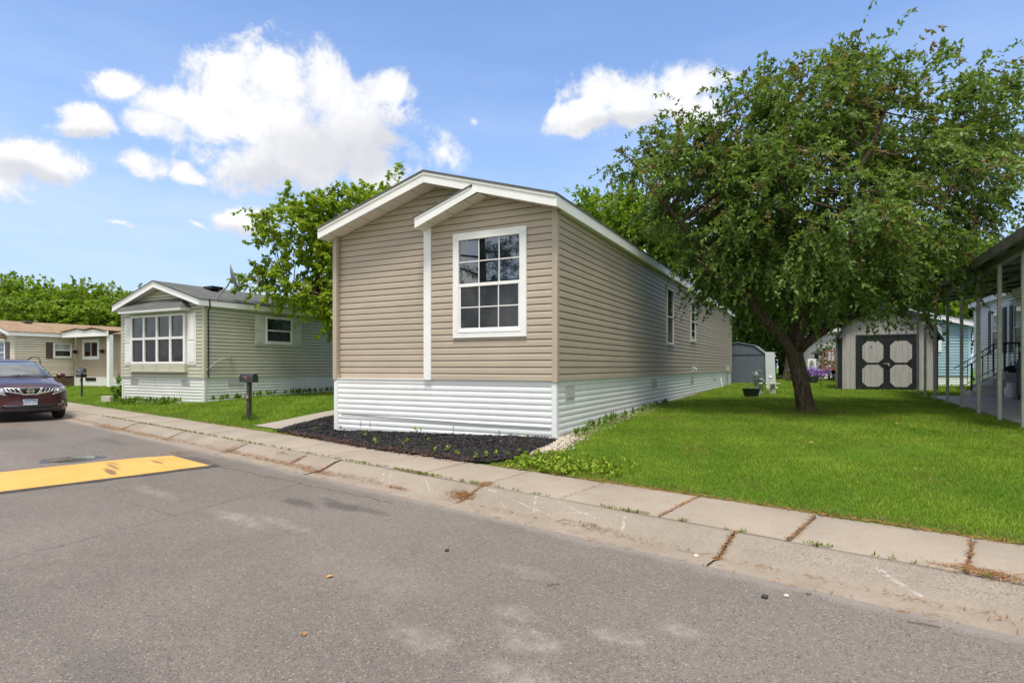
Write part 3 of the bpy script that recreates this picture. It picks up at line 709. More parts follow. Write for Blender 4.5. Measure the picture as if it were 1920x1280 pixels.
# deck
DK=M('red brown deck stain',(.24,.095,.045),.65,.25,5,.2,30)
dk=empty('wooden_deck',P(4.0,28.2,zg(4,28)),-YAW,'red brown wooden deck with railing in front of the white home','deck')
m=MB(); m.box(0,2.6,0,2.2,.60,.80); m.build('deck_floor',DK,dk)
for x in (.05,2.5):
    m=MB(); m.box(x-.07,x+.07,0,.14,-.1,.60); m.build('post',DK,dk)
m=MB(); m.box(-.02,2.6,-.02,.10,1.62,1.70); m.box(-.02,2.6,0,.08,.93,1.0); m.box(0,.10,0,.09,.8,1.65); m.box(.75,.84,0,.09,.8,1.65)
for k in range(14): x=.1+k*.18; m.box(x-.025,x+.025,.01,.06,.9,1.64)
m.box(-.02,.08,0,2.2,1.62,1.70)
for k in range(9): y=.2+k*.22; m.box(.0,.05,y-.025,y+.025,.9,1.64)
m.build('railing',DK,dk)
# concrete block near the sage home
cb=MB(); cb.box(-.24,.24,-.12,.12,-.05,.20); o=cb.build('concrete_block',ST,None,bevel=.012); o.location=P(-18.75,3.35,zg(-18.75,3.35)); o.rotation_euler=(0,0,-YAW+.1); tag(o,'grey concrete block at the left foot of the sage home','concrete block')
# ------------------------------------------------------------------ dark red parked crossover
def car_paint():
    t=NT('dark maroon metallic paint'); c=t.coord('Object'); n=t.noise(c,3,3); lw=t.n('LayerWeight'); lw.inputs[0].default_value=.35
    cc=t.mix(lw.outputs['Facing'],(.060,.008,.013),(.028,.005,.008))
    return t.done(t.bsdf(t.mix(t.math('MULTIPLY',t.step(n,.4,.7),.12),cc,(.12,.08,.08)),.38,.3,.5,None,.6))
PAINT=car_paint(); CGL=glass('car windscreen',(.10,.12,.125),.03,1.9,.3); RUB=M('tyre rubber',(.018,.018,.018),.85,.2,8); GRB=M('black grille mesh',(.006,.006,.007),.5,.1,40)
CROT=R(49.4)
def make_car(name,label,loc,rot,paint,detail=True):
    car=empty(name,loc,rot,label,'car')
    ST=[(-.045,[(0,.36),(.50,.36),(.58,.42),(.60,.55),(.57,.70),(.48,.80),(.28,.84),(0,.85)]),
        (.0,[(0,.25),(.66,.25),(.75,.34),(.78,.55),(.75,.76),(.68,.86),(.40,.91),(0,.93)]),
        (.14,[(0,.22),(.76,.22),(.87,.32),(.90,.55),(.88,.78),(.82,.93),(.45,.985),(0,1.01)]),
        (.5,[(0,.2),(.80,.2),(.91,.30),(.945,.6),(.93,.86),(.84,1.0),(.45,1.065),(0,1.085)]),
        (.95,[(0,.2),(.82,.2),(.92,.30),(.955,.62),(.94,.92),(.85,1.06),(.46,1.125),(0,1.145)]),
        (1.38,[(0,.2),(.82,.2),(.92,.30),(.945,.62),(.935,.95),(.85,1.11),(.5,1.19),(0,1.21)]),
        (1.55,[(0,.2),(.82,.2),(.92,.30),(.94,.62),(.93,.96),(.84,1.14),(.64,1.27),(0,1.30)]),
        (2.30,[(0,.2),(.82,.2),(.92,.30),(.94,.62),(.935,1.0),(.85,1.17),(.60,1.65),(0,1.71)]),
        (3.2,[(0,.2),(.82,.2),(.92,.30),(.94,.62),(.935,1.02),(.85,1.19),(.61,1.66),(0,1.73)]),
        (4.1,[(0,.22),(.82,.22),(.92,.32),(.94,.62),(.93,1.02),(.83,1.18),(.58,1.58),(0,1.66)]),
        (4.6,[(0,.3),(.78,.3),(.88,.38),(.90,.62),(.88,.98),(.80,1.10),(.60,1.30),(0,1.36)]),
        (4.78,[(0,.42),(.60,.42),(.68,.48),(.72,.62),(.70,.88),(.60,.98),(.40,1.04),(0,1.06)])]
    vs=[];fs=[];n=15
    ST=[(y,h[:5]+[(h[5][0]*1.03,h[5][1]+.01),(h[6][0]*1.07,h[6][1]+.015),(h[6][0]*.62,h[6][1]+.72*(h[7][1]-h[6][1])+.012),h[7]]) for y,h in ST]
    for y,h in ST:
        pts=[(-x,z) for x,z in h[:0:-1]]
        full=[(x,z) for x,z in h]+[(-x,z) for x,z in h[-2:0:-1]]
        k=max(0,1-max(y,0)/1.0)
        for x,z in full: vs.append((x,y+.26*k*(x/.94)**2,z))
    n=16
    for i in range(len(ST)-1):
        for k in range(n): fs.append((i*n+k,i*n+(k+1)%n,(i+1)*n+(k+1)%n,(i+1)*n+k))
    fs.append(tuple(range(n))[::-1]); fs.append(tuple((len(ST)-1)*n+k for k in range(n)))
    m=MB(); m.add(vs,fs); body=m.build('body',paint,car,smooth=True)
    ss=body.modifiers.new('smooth','SUBSURF'); ss.levels=2; ss.render_levels=2
    dg=bpy.context.evaluated_depsgraph_get(); ev=body.evaluated_get(dg); me=ev.to_mesh()
    bv=BVHTree.FromPolygons([v.co[:] for v in me.vertices],[p.vertices[:] for p in me.polygons]); ev.to_mesh_clear()
    def drape(name,corners,mat_,off=.008,nx=10,nz=6,parent=None,curve=0.,side=0):
        """corners LB RB RT LT in (x,z) seen from the front (or (y,z) from a side)"""
        V=[];F=[]
        for j in range(nz+1):
            for i in range(nx+1):
                s=i/nx;t_=j/nz
                a=[corners[0][q]*(1-s)*(1-t_)+corners[1][q]*s*(1-t_)+corners[2][q]*s*t_+corners[3][q]*(1-s)*t_ for q in (0,1)]
                a[1]-=curve*(2*s-1)**2*(1-t_)
                for _try in range(24):
                  if side: hit=bv.ray_cast(Vector((side*2,a[0],a[1])),Vector((-side,0,0)))
                  else: hit=bv.ray_cast(Vector((a[0],-2,a[1])),Vector((0,1,0)))
                  if hit[0] is not None: break
                  if side: a[1]-=.01
                  else: a[0]*=.985
                if hit[0] is None: print('drape miss',name); return None
                nn=hit[1]; dr_=Vector((-side,0,0)) if side else Vector((0,1,0)); nn=-nn if nn.dot(dr_)>0 else nn; p=hit[0]+nn*off; V.append(p[:])
        for j in range(nz):
            for i in range(nx): k=j*(nx+1)+i; F.append((k,k+1,k+nx+2,k+nx+1))
        mm=MB(); mm.add(V,F); o=mm.build(name,mat_,parent or car,smooth=True); so=o.modifiers.new('t','SOLIDIFY'); so.thickness=.004; so.offset=-1
        return o
    drape('windscreen',[(-.80,1.215),(.80,1.215),(.60,1.60),(-.60,1.60)],CGL,.012,18,8,curve=.05)
    for s in (1,-1):
        drape('side_window',[(1.75,1.2),(3.0,1.2),(2.95,1.55),(2.35,1.57)],CGL,.012,10,6,side=s)
        drape('side_window',[(3.05,1.2),(4.1,1.22),(3.9,1.5),(3.0,1.55)],CGL,.012,10,6,side=s)
        w=MB(); 
        for y in (.95,3.78):
            m=MB(); pr=[(.0,-.11),(.25,-.115),(.33,-.11),(.365,-.08),(.37,0),(.365,.08),(.33,.11),(.0,.11)]
            m.lathe([(max(r,.01),z) for r,z in pr],n=28); tyre=m.build('wheel',RUB,car,smooth=False); tyre.location=(s*.80,y,.37); tyre.rotation_euler=(0,R(90)*s,0)
            m=MB(); m.lathe([(.24,.0),(.24,.112),(.22,.118),(.20,.10),(.05,.11),(.01,.12)],n=24)
            for k in range(5):
                a=2*math.pi*k/5; m.tube([(.05*math.cos(a),.05*math.sin(a),.118),(.22*math.cos(a),.22*math.sin(a),.116)],.03,6)
            m.build('rim',STEEL,tyre)
            m=MB(); vs=[];fs=[]
            for k in range(17):
                a=math.pi*k/16
                for rr in (.385,.44): vs.append((s*.925,y+rr*math.cos(a),.34+rr*math.sin(a)))
            for k in range(16): fs.append((2*k,2*k+1,2*k+3,2*k+2))
            m.add(vs,fs); o=m.build('wheel_arch',BLACK,car); so=o.modifiers.new('t','SOLIDIFY'); so.thickness=.03
        m=MB(); m.ball((s*1.02,1.72,1.22),.115,.07,.085,14,10); m.tube([(s*.86,1.74,1.17),(s*.98,1.73,1.19)],.03,6); mo=m.build('wing_mirror',paint,car,smooth=True)
        m=MB(); m.tube([(s*.635,2.28,1.60),(s*.645,2.42,1.69),(s*.655,2.6,1.75),(s*.66,2.85,1.785),(s*.66,3.2,1.80),(s*.655,3.6,1.785),(s*.64,3.9,1.74),(s*.62,4.1,1.67)],.02,8); m.build('roof_rail',DARK,car,smooth=True)
    if not detail:
        return car
    LAMP=glass('headlamp lens',(.30,.32,.34),.05,1.6,.5)
    for s in (1,-1):
        c=[(.50,.735),(.83,.845),(.845,.925),(.55,.905)]
        if s<0: c=[(-x,z) for x,z in (c[1],c[0],c[3],c[2])]
        hl=drape('headlight',c,LAMP,.012,8,5)
        c=[(.48,.72),(.86,.835),(.862,.848),(.48,.738)]
        if s<0: c=[(-x,z) for x,z in (c[1],c[0],c[3],c[2])]
        drape('headlight_trim',c,CHROME,.018,8,2)
        c=[(.595,.78),(.67,.80),(.67,.875),(.60,.865)]
        if s<0: c=[(-x,z) for x,z in (c[1],c[0],c[3],c[2])]
        drape('lamp_reflector',c,CHROME,.017,4,4,parent=hl)
        c=[(.66,.47),(.82,.51),(.82,.575),(.67,.56)]
        if s<0: c=[(-x,z) for x,z in (c[1],c[0],c[3],c[2])]
        drape('fog_lamp_recess',c,BLACK,.006,6,4)
        c=[(.70,.49),(.77,.505),(.77,.55),(.70,.54)]
        if s<0: c=[(-x,z) for x,z in (c[1],c[0],c[3],c[2])]
        drape('fog_lamp',c,LAMP,.014,4,4)
        c=[(.62,.435),(.83,.48),(.83,.492),(.62,.447)]
        if s<0: c=[(-x,z) for x,z in (c[1],c[0],c[3],c[2])]
        drape('fog_lamp_trim',c,CHROME,.014,6,2)
        # side grille wing with slanting bars
        c=[(.25,.77),(.50,.84),(.55,.912),(.22,.905)]
        if s<0: c=[(-x,z) for x,z in (c[1],c[0],c[3],c[2])]
        drape('side_grille',c,GRB,.006,8,5)
        for k in range(3):
            x0=.27+.085*k; c=[(x0,.785+.02*k),(x0+.028,.79+.02*k),(x0+.095,.905),(x0+.07,.905)]
            if s<0: c=[(-x,z) for x,z in (c[1],c[0],c[3],c[2])]
            drape('grille_bar',c,CHROME,.014,3,6)
        c=[(.17,.745),(.52,.825),(.53,.855),(.22,.79)]
        if s<0: c=[(-x,z) for x,z in (c[1],c[0],c[3],c[2])]
        drape('grille_trim',c,CHROME,.018,8,3)
        c=[(.115,.735),(.185,.735),(.285,.91),(.23,.91)]
        if s<0: c=[(-x,z) for x,z in (c[1],c[0],c[3],c[2])]
        drape('grille_trim',c,CHROME,.02,4,8)
    drape('grille',[(-.13,.745),(.13,.745),(.24,.91),(-.24,.91)],GRB,.006,10,8)
    drape('grille_trim',[(-.17,.73),(.17,.73),(.185,.762),(-.185,.762)],CHROME,.02,10,3)
    drape('bonnet_edge',[(-.62,.913),(.62,.913),(.62,.922),(-.62,.922)],CHROME,.012,16,1)
    drape('lower_intake',[(-.52,.365),(.52,.365),(.60,.46),(-.60,.46)],BLACK,.008,16,4)
    drape('bumper_lip',[(-.66,.262),(.66,.262),(.72,.35),(-.72,.35)],M('scuffed dark bumper',(.02,.02,.022),.6,.3,6),.008,18,4)
    hit=bv.ray_cast(Vector((0,-2,.83)),Vector((0,1,0)))[0]
    bd=MB()
    for k in range(24):
        a0,a1=2*math.pi*k/24,2*math.pi*(k+1)/24
        bd.prism([(.056*math.cos(a0),-.03,.056*math.sin(a0)),(.056*math.cos(a1),-.03,.056*math.sin(a1)),(.078*math.cos(a1),-.03,.078*math.sin(a1)),(.078*math.cos(a0),-.03,.078*math.sin(a0))],(0,.012,0))
    bd.box(-.088,.088,-.034,-.016,-.017,.017); o=bd.build('badge',CHROME,car); o.location=(0,hit.y,.832)
    yp=min(bv.ray_cast(Vector((x,-2,z)),Vector((0,1,0)))[0].y for x in (-.14,0,.14) for z in (.49,.6))-.02
    m=MB(); m.box(-.155,.155,yp-.006,yp,.46,.615); pl=m.build('licence_plate',M('plate white blue',(.62,.68,.72),.4,.05,8),car,bevel=.004)
    m=MB(); m.box(-.14,.14,yp-.009,yp-.0065,.575,.606); m.build('plate_band',M('plate blue',(.03,.16,.34),.4,.2,20),pl)
    text_obj('plate_number','EZW·578',.085,M('plate dark letters',(.05,.07,.09),.5,.05,5),pl,(0,yp-.008,.525),(R(90),0,0),.001)
    m=MB(); m.box(-.06,.06,0,.02,0,.03); o=m.build('mirror_mount',DARK,car); h=bv.ray_cast(Vector((0,-2,1.60)),Vector((0,1,0)))[0]; o.location=(0,h.y-.03,1.57)
    m=MB(); m.tube([(-.62,0,.0),(-.05,-.01,.03),(.02,-.01,.03)],.012,6); m.tube([(.05,0,.03),(.65,.02,.015)],.012,6); o=m.build('wiper',BLACK,car); h=bv.ray_cast(Vector((0,-2,1.235)),Vector((0,1,0)))[0]; o.location=(0,h.y-.03,1.22)
    return car
make_car('parked_car','dark maroon crossover car parked at the kerb facing the camera','dummy' and Vector((-13.0,15.77,-.25)),CROT,PAINT)
SILV=M('silver car paint',(.42,.44,.46),.3,.05,3,metal=.4,coat=.6)
make_car('parked_car','silver car far behind the trunk of the apple tree',P(1.3,36.2,.45),R(62),SILV,False)
# ------------------------------------------------------------------ ground
def road_obj(name, V, F, m, kind='structure', smooth=False):
    o=np_mesh(name, V, F, m, smooth=smooth); o.location=RO; o.rotation_euler=(0,0,ROADROT); tag(o,kind=kind); return o
def grid(ss, ds, zf):
    S,D=np.meshgrid(ss,ds,indexing='ij'); Z=zf(S,D); V=np.stack([S,D,Z],-1).reshape(-1,3); n=len(ds)
    i,j=np.meshgrid(np.arange(len(ss)-1),np.arange(n-1),indexing='ij'); a=(i*n+j).ravel()
    return V, np.stack([a,a+n,a+n+1,a+1],-1)
def ellipse(t, c, s0, d0, rs, rd, nz=None, amp=.6, ang=0.):
    mp=t.n('Mapping'); mp.vector_type='TEXTURE'; mp.inputs['Location'].default_value=(s0,d0,0); mp.inputs['Rotation'].default_value=(0,0,ang); mp.inputs['Scale'].default_value=(rs,rd,1)
    t.l(c,mp.inputs[0]); sp=t.n('SeparateXYZ'); t.l(mp.outputs[0],sp.inputs[0])
    q=t.math('SQRT',t.math('ADD',t.math('MULTIPLY',sp.outputs[0],sp.outputs[0]),t.math('MULTIPLY',sp.outputs[1],sp.outputs[1])))
    if nz is not None: q=t.math('ADD',q,t.math('MULTIPLY',t.math('SUBTRACT',nz,.5),amp*2))
    return t.step(q,.35,1.05,1.,0.)
def line(t, c, s0, d0, s1, d1, w, nz, amp=.15):
    L=math.hypot(s1-s0,d1-d0); ang=math.atan2(d1-d0,s1-s0)
    mp=t.n('Mapping'); mp.vector_type='TEXTURE'; mp.inputs['Location'].default_value=(s0,d0,0); mp.inputs['Rotation'].default_value=(0,0,ang)
    t.l(c,mp.inputs[0]); sp=t.n('SeparateXYZ'); t.l(mp.outputs[0],sp.inputs[0])
    y=t.math('ABSOLUTE',t.math('ADD',sp.outputs[1],t.math('MULTIPLY',t.math('SUBTRACT',nz,.5),amp)))
    a=t.step(y,w*.4,w,1.,0.); b=t.math('MULTIPLY',t.math('GREATER_THAN',sp.outputs[0],0),t.math('LESS_THAN',sp.outputs[0],L))
    return t.math('MULTIPLY',a,b)
def asphalt():
    t=NT('worn asphalt'); c=t.coord('Object')
    big=t.noise(c,.35,5,.6); mid=t.noise(c,3.2,6,.7); fine=t.noise(c,95,3,.7); f2=t.noise(c,34,4,.75); spots=t.noise(c,5.5,5,.7)
    vor=t.n('TexVoronoi'); vor.inputs['Scale'].default_value=130; t.l(c,vor.inputs['Vector'])
    sp=t.n('SeparateColor'); t.l(vor.outputs['Color'],sp.inputs[0])
    base=t.mix(t.step(big,.35,.65),(.150,.130,.112),(.188,.164,.142))
    base=t.mix(t.math('MULTIPLY',t.step(mid,.42,.72),.45),base,(.205,.180,.156))
    base=t.mix(t.math('MULTIPLY',t.step(f2,.35,.72),.5),base,(.092,.083,.078))
    base=t.mix(t.math('MULTIPLY',t.step(fine,.52,.66),.32),base,(.25,.225,.205))
    base=t.mix(t.math('MULTIPLY',t.step(fine,.48,.36),.5),base,(.06,.055,.052))
    base=t.mix(t.math('MULTIPLY',t.step(sp.outputs[0],.965,.975),.5),base,(.42,.38,.34))
    base=t.mix(t.math('MULTIPLY',t.step(sp.outputs[1],.93,.95),.8),base,(.05,.05,.052))
    n=spots
    pale_dapple=None  # sun dapples painted into the asphalt colour, plus other pale patches
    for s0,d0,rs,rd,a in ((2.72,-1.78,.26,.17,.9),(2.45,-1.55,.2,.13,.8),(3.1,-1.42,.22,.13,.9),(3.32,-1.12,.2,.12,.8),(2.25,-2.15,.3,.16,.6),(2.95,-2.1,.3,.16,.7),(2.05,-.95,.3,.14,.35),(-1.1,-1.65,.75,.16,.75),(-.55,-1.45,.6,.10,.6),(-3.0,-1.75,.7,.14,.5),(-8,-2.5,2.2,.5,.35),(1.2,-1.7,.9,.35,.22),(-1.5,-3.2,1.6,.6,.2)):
        e=t.math('MULTIPLY',ellipse(t,c,s0,d0,rs,rd,n,.95),a); pale_dapple=e if pale_dapple is None else t.math('MAXIMUM',pale_dapple,e)
    pale_dapple=t.math('MULTIPLY',pale_dapple,t.math('ADD',.25,t.math('MULTIPLY',t.step(t.noise(c,9,6,.75),.38,.62),.9)))
    base=t.mix(t.math('MULTIPLY',pale_dapple,.52),base,t.mix(fine,(.27,.235,.205),(.42,.37,.33)))
    oil=None
    for s0,d0,rs,rd,a in ((-.75,-.70,.42,.16,.85),(-1.2,-.92,.45,.13,.8),(-.35,-.62,.4,.1,.6),(-1.0,-.62,.35,.07,.6),(-5.2,-.45,.9,.2,.75),(-12.0,-1.6,2.0,.7,.5),(-9,-.6,1.2,.2,.4),(1.3,-3.4,.5,.2,.25)):
        e=t.math('MULTIPLY',ellipse(t,c,s0,d0,rs,rd,n,.75),a); oil=e if oil is None else t.math('MAXIMUM',oil,e)
    base=t.mix(t.math('MULTIPLY',oil,.7),base,(.045,.042,.04))
    nz=t.noise(c,1.7,5,.65)
    ln=None
    for s0,d0,s1,d1,w in ((-.7,-4.9,-2.0,-1.05,.010),(-2.0,-1.05,-2.2,-.3,.008),(-9,-1.5,-2.4,-.35,.010),(-3.2,-2.2,-1.6,-2.0,.006),(-6.4,-.6,-.4,-.25,.02)):
        e=line(t,c,s0,d0,s1,d1,w,nz,.35); ln=e if ln is None else t.math('MAXIMUM',ln,e)
    base=t.mix(t.math('MULTIPLY',ln,.65),base,(.05,.047,.045))
    edge=t.math('MULTIPLY',t.math('GREATER_THAN',t.n('SeparateXYZ').inputs[0].node.outputs[1],-99),0) if False else None
    sx=t.n('SeparateXYZ'); t.l(c,sx.inputs[0])
    ed=t.step(t.math('ADD',sx.outputs[1],t.math('MULTIPLY',t.math('SUBTRACT',mid,.5),.25)),-.16,-.02)
    base=t.mix(t.math('MULTIPLY',ed,.5),base,(.26,.235,.21))
    h=t.math('ADD',t.math('MULTIPLY',fine,.7),t.math('MULTIPLY',sp.outputs[2],.5))
    return t.done(t.bsdf(base,.92,0,.25,t.bump(h,.55,.006)))
V,F=grid(np.concatenate([np.arange(-140,-20,10),np.arange(-20,20,1.),np.arange(20,121,10)]),np.array([-8.85,-6,-4,-3,-2,-1,-.5,.02]),lambda S,D:-.25-.0+0*S)
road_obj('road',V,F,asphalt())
def concrete(name, lo, hi, agg=.5, stain=(.17,.14,.11)):
    t=NT(name); c=t.coord('Object'); big=t.noise(c,.9,6,.6); mid=t.noise(c,6,6,.7); fine=t.noise(c,120,3,.7); f2=t.noise(c,40,4,.7)
    base=t.mix(t.step(big,.3,.7),lo,hi)
    base=t.mix(t.math('MULTIPLY',t.step(mid,.5,.78),.35),base,stain)
    base=t.mix(t.math('MULTIPLY',t.step(f2,.3,.75),.4*agg),base,tuple(x*.55 for x in lo))
    base=t.mix(t.math('MULTIPLY',t.step(fine,.55,.7),.5*agg),base,tuple(min(1,x*1.5) for x in hi))
    base=t.mix(t.math('MULTIPLY',t.step(fine,.42,.3),.7*agg),base,tuple(x*.35 for x in lo))
    return t,c,base,fine,mid
def kerb_mat():
    t,c,base,fine,mid=concrete('weathered kerb concrete',(.232,.199,.160),(.305,.264,.216),.75)
    nz=t.noise(c,2.5,5,.7); sc=None
    for s0,d0,s1,d1,w in ((.25,.55,1.55,.28,.012),(.9,.62,1.1,.30,.012),(1.2,.55,1.75,.42,.01),(.45,.45,.75,.30,.008),(-1.6,.5,-1.3,.25,.02),(-1.5,.55,-1.2,.3,.015),(1.35,.4,1.75,.5,.008),(4.0,.5,4.3,.3,.02),(2.0,.55,2.1,.33,.02),(-.75,.5,-.5,.35,.016)):
        e=line(t,c,s0,d0,s1,d1,w,nz,.06); sc=e if sc is None else t.math('MAXIMUM',sc,e)
    br=t.noise(c,18,3); base=t.mix(t.math('MULTIPLY',t.math('MULTIPLY',sc,t.step(br,.4,.65)),.38),base,(.55,.53,.50))
    sx=t.n('SeparateXYZ'); t.l(c,sx.inputs[0])
    gut=t.math('MULTIPLY',t.step(sx.outputs[1],.30,.22),t.step(mid,.35,.65)); base=t.mix(t.math('MULTIPLY',gut,.4),base,(.22,.17,.12))
    rough=t.math('MULTIPLY',t.step(sx.outputs[0],2.9,3.3),t.step(sx.outputs[1],.3,.42))
    f3=t.noise(c,55,4,.8); base=t.mix(t.math('MULTIPLY',rough,t.step(f3,.48,.62)),base,(.16,.15,.135))
    return t.done(t.bsdf(base,.9,0,.25,t.bump(fine,.5,.005)))
def walk_mat():
    t,c,base,fine,mid=concrete('sidewalk concrete',(.270,.229,.183),(.328,.282,.230),.5)
    return t.done(t.bsdf(base,.9,0,.25,t.bump(fine,.35,.004)))
DIRT=M('brown dirt',(.115,.085,.058),.95,.3,9,.6,40)
KP=[(0.0,-.262),(.02,-.246),(.20,-.243),(.27,-.234),(.36,-.205),(.45,-.168),(.53,-.138),(.59,-.124),(.632,-.12),(.632,-.3)]
V=[];F=[]
for k in range(-14,9):
    s0=.135+2.868*k; s1=s0+2.868-.016; dz=RNG.normal()*.004
    for a,b in ((s0,s1),):
        cs=np.linspace(a,b,8); n0=len(V)
        for s in cs:
            for d,z in KP: V.append((s,d,z+dz+.002*math.sin(s*2.3)))
        n=len(KP)
        for i in range(7):
            for j in range(n-1): q=n0+i*n+j; F.append((q,q+n,q+n+1,q+1))
road_obj('kerb',V,F,kerb_mat(),smooth=True)
V=[];F=[]
JS=3.40
for k in range(-34,16):
    s0=JS+1.108*k+.008; s1=s0+1.108-.018; n0=len(V); t0,t1=RNG.normal(size=2)*.004
    V+= [(s0,.648,-.119+t0),(s1,.648,-.119+t1),(s1,1.54,-.086+t1),(s0,1.54,-.086+t0),(s0,.648,-.25),(s1,.648,-.25),(s1,1.54,-.25),(s0,1.54,-.25)]
    F+=[(n0,n0+1,n0+2,n0+3),(n0,n0+4,n0+5,n0+1),(n0+1,n0+5,n0+6,n0+2),(n0+2,n0+6,n0+7,n0+3),(n0+3,n0+7,n0+4,n0)]
o=road_obj('sidewalk',V,F,walk_mat()); b=o.modifiers.new('edge','BEVEL'); b.width=.008; b.segments=2; b.limit_method='ANGLE'
V,F=grid(np.arange(-40,30,5.),np.array([0.01,.3,.6,.9,1.5]),lambda S,D:np.interp(D,[0,.3,.6,1.5],[-.27,-.245,-.145,-.108]))
road_obj('joint_dirt',V,F,DIRT)
def lawn_mat():
    t=NT('lawn soil and thatch'); c=t.coord('Object'); a=t.noise(c,1.2,6,.65); b=t.noise(c,30,4,.7); f=t.noise(c,160,3,.7)
    cc=t.mix(t.step(a,.35,.65),(.075,.165,.010),(.115,.22,.014)); cc=t.mix(t.math('MULTIPLY',t.step(b,.35,.7),.6),cc,(.035,.075,.012)); cc=t.mix(t.math('MULTIPLY',t.step(f,.5,.68),.5),cc,(.13,.22,.04))
    return t.done(t.bsdf(cc,.95,0,.1,t.bump(f,.8,.02)))
LM=lawn_mat()
dd=np.concatenate([np.linspace(1.54,6,12),np.linspace(6.5,24,22),np.array([28,34,42,55,75,100,150,260])])
def lz(S,D):
    z=np.interp(D,PD,PZ); w=np.clip((D-2)/2,0,1)
    return z+w*(.012*np.sin(S*1.3+D*.7)+.010*np.sin(S*2.9-D*1.9))-.012
V,F=grid(np.concatenate([np.arange(-260,-50,15),np.arange(-50,30,.7),np.arange(30,200,15)]),dd,lz)
road_obj('lawn',V,F,LM,smooth=True)
V,F=grid(np.arange(-260,201,20.),np.array([-260,-80,-30,-12,-9.6,-9.2,-8.9,-8.85]),lambda S,D:np.interp(D,PD,PZ))
road_obj('far_lawn',V,F,LM)

# walkway between the two homes
WALK=concrete('walkway concrete',(.28,.248,.21),(.335,.30,.258),.45); t,c,base,fine,mid=WALK; WM=t.done(t.bsdf(base,.9,0,.25,t.bump(fine,.35,.004)))
def uv_obj(name,V,F,m,kind=None,smooth=False,col=None):
    o=np_mesh(name,V,F,m,smooth=smooth,col=col); o.location=(HX,HY,0); o.rotation_euler=(0,0,-YAW)
    if kind: tag(o,kind=kind)
    return o
V=[];F=[]
vv=np.concatenate([np.array([-.02]),np.arange(.8,20,1.5)])
for v in vv:
    ul=-7.17 if v>.5 else -7.35; du=0
    va=v if v>.5 else -.02
    V += [(ul,va+(.27 if v<.5 else 0),zg(ul,va+(.27 if v<.5 else 0))+.008),(-6.22,va,zg(-6.22,va)+.008)]
for i in range(len(vv)-1): F.append((2*i,2*i+1,2*i+3,2*i+2))
uv_obj('walkway',V,F,WM,'structure')

# ---- polygons in home axes
MUL=np.array([(-6.20,-.20),(-5.0,-.58),(-4.31,-.80),(-2.83,-1.22),(-1.8,-1.42),(-1.06,-1.60),(-.35,-1.66),(-.1,-1.45),(-.02,-.95),(.10,-.45),(.05,-.05),(-.1,.02),(-4.68,.02),(-4.68,3.5),(-6.18,3.5)])
def inpoly(U,Vv,poly):
    r=np.zeros(U.shape,bool); n=len(poly); j=n-1
    for i in range(n):
        xi,yi=poly[i]; xj,yj=poly[j]
        cnd=((yi>Vv)!=(yj>Vv))&(U<(xj-xi)*(Vv-yi)/(yj-yi+1e-12)+xi); r^=cnd; j=i
    return r
def edge_dist(U,Vv,poly):
    d=np.full(U.shape,9.)
    for (x0,y0),(x1,y1) in zip(poly,np.roll(poly,-1,0)):
        L2=(x1-x0)**2+(y1-y0)**2; q=np.clip(((U-x0)*(x1-x0)+(Vv-y0)*(y1-y0))/L2,0,1)
        d=np.minimum(d,np.hypot(U-x0-q*(x1-x0),Vv-y0-q*(y1-y0)))
    return d
def zgv(U,Vv): return np.interp((Vv+3.32+.2345*U)*.9736,PD,PZ)
def wob(U,Vv,k=1.):
    return (np.sin(U*3.1*k+Vv*1.7)+np.sin(U*1.3*k-Vv*4.3*k+1)+np.sin(U*7.1*k+Vv*5.3*k+2)*.6)/2.6
def attr_mat(name, rough=.7, transl=0., spec=.2, bump=False):
    t=NT(name); a=t.n('Attribute'); a.attribute_name='col'; b=t.bsdf(a.outputs['Color'],rough,0,spec)
    if transl:
        tr=t.n('BsdfTranslucent'); mx=t.mix(.5,a.outputs['Color'],(.30,.36,.02)); t.l(mx,tr.inputs[0]); ms=t.n('MixShader'); ms.inputs[0].default_value=transl; t.l(b.outputs[0],ms.inputs[1]); t.l(tr.outputs[0],ms.inputs[2])
        return t.done(ms)
    return t.done(b)
CHIPM=attr_mat('shredded mulch',1.,0,.04); NEEDM=attr_mat('dry needles',.9); PEBM=attr_mat('pebbles',.85); GRASSM=attr_mat('grass blades',.6,.38,.15); WEEDM=attr_mat('weed leaves',.5,.25)
# mulch mound
U,Vv=np.meshgrid(np.arange(-6.4,.2,.07),np.arange(-1.75,3.6,.07),indexing='ij')
ins=inpoly(U,Vv,MUL); ed=edge_dist(U,Vv,MUL)
mz=lambda U,Vv,ed: zgv(U,Vv)+.012+.075*np.clip(ed/.45,0,1)**.8*(1+.35*wob(U,Vv,2))+.018*wob(U,Vv,5)*np.clip(ed/.2,0,1)
Z=np.where(ins,mz(U,Vv,ed),-9)
n1,n2=U.shape; idx=np.arange(n1*n2).reshape(n1,n2)
q=np.stack([idx[:-1,:-1],idx[1:,:-1],idx[1:,1:],idx[:-1,1:]],-1).reshape(-1,4); ok=(ins[:-1,:-1]&ins[1:,:-1]&ins[1:,1:]&ins[:-1,1:]).ravel(); q=q[ok]
use=np.unique(q); rm_=np.full(n1*n2,-1); rm_[use]=np.arange(len(use)); Vm=np.stack([U,Vv,Z],-1).reshape(-1,3)[use]
uv_obj('mulch_bed',Vm,rm_[q],M('black mulch base',(.016,.015,.015),.95,.4,20,.8,60),'structure')
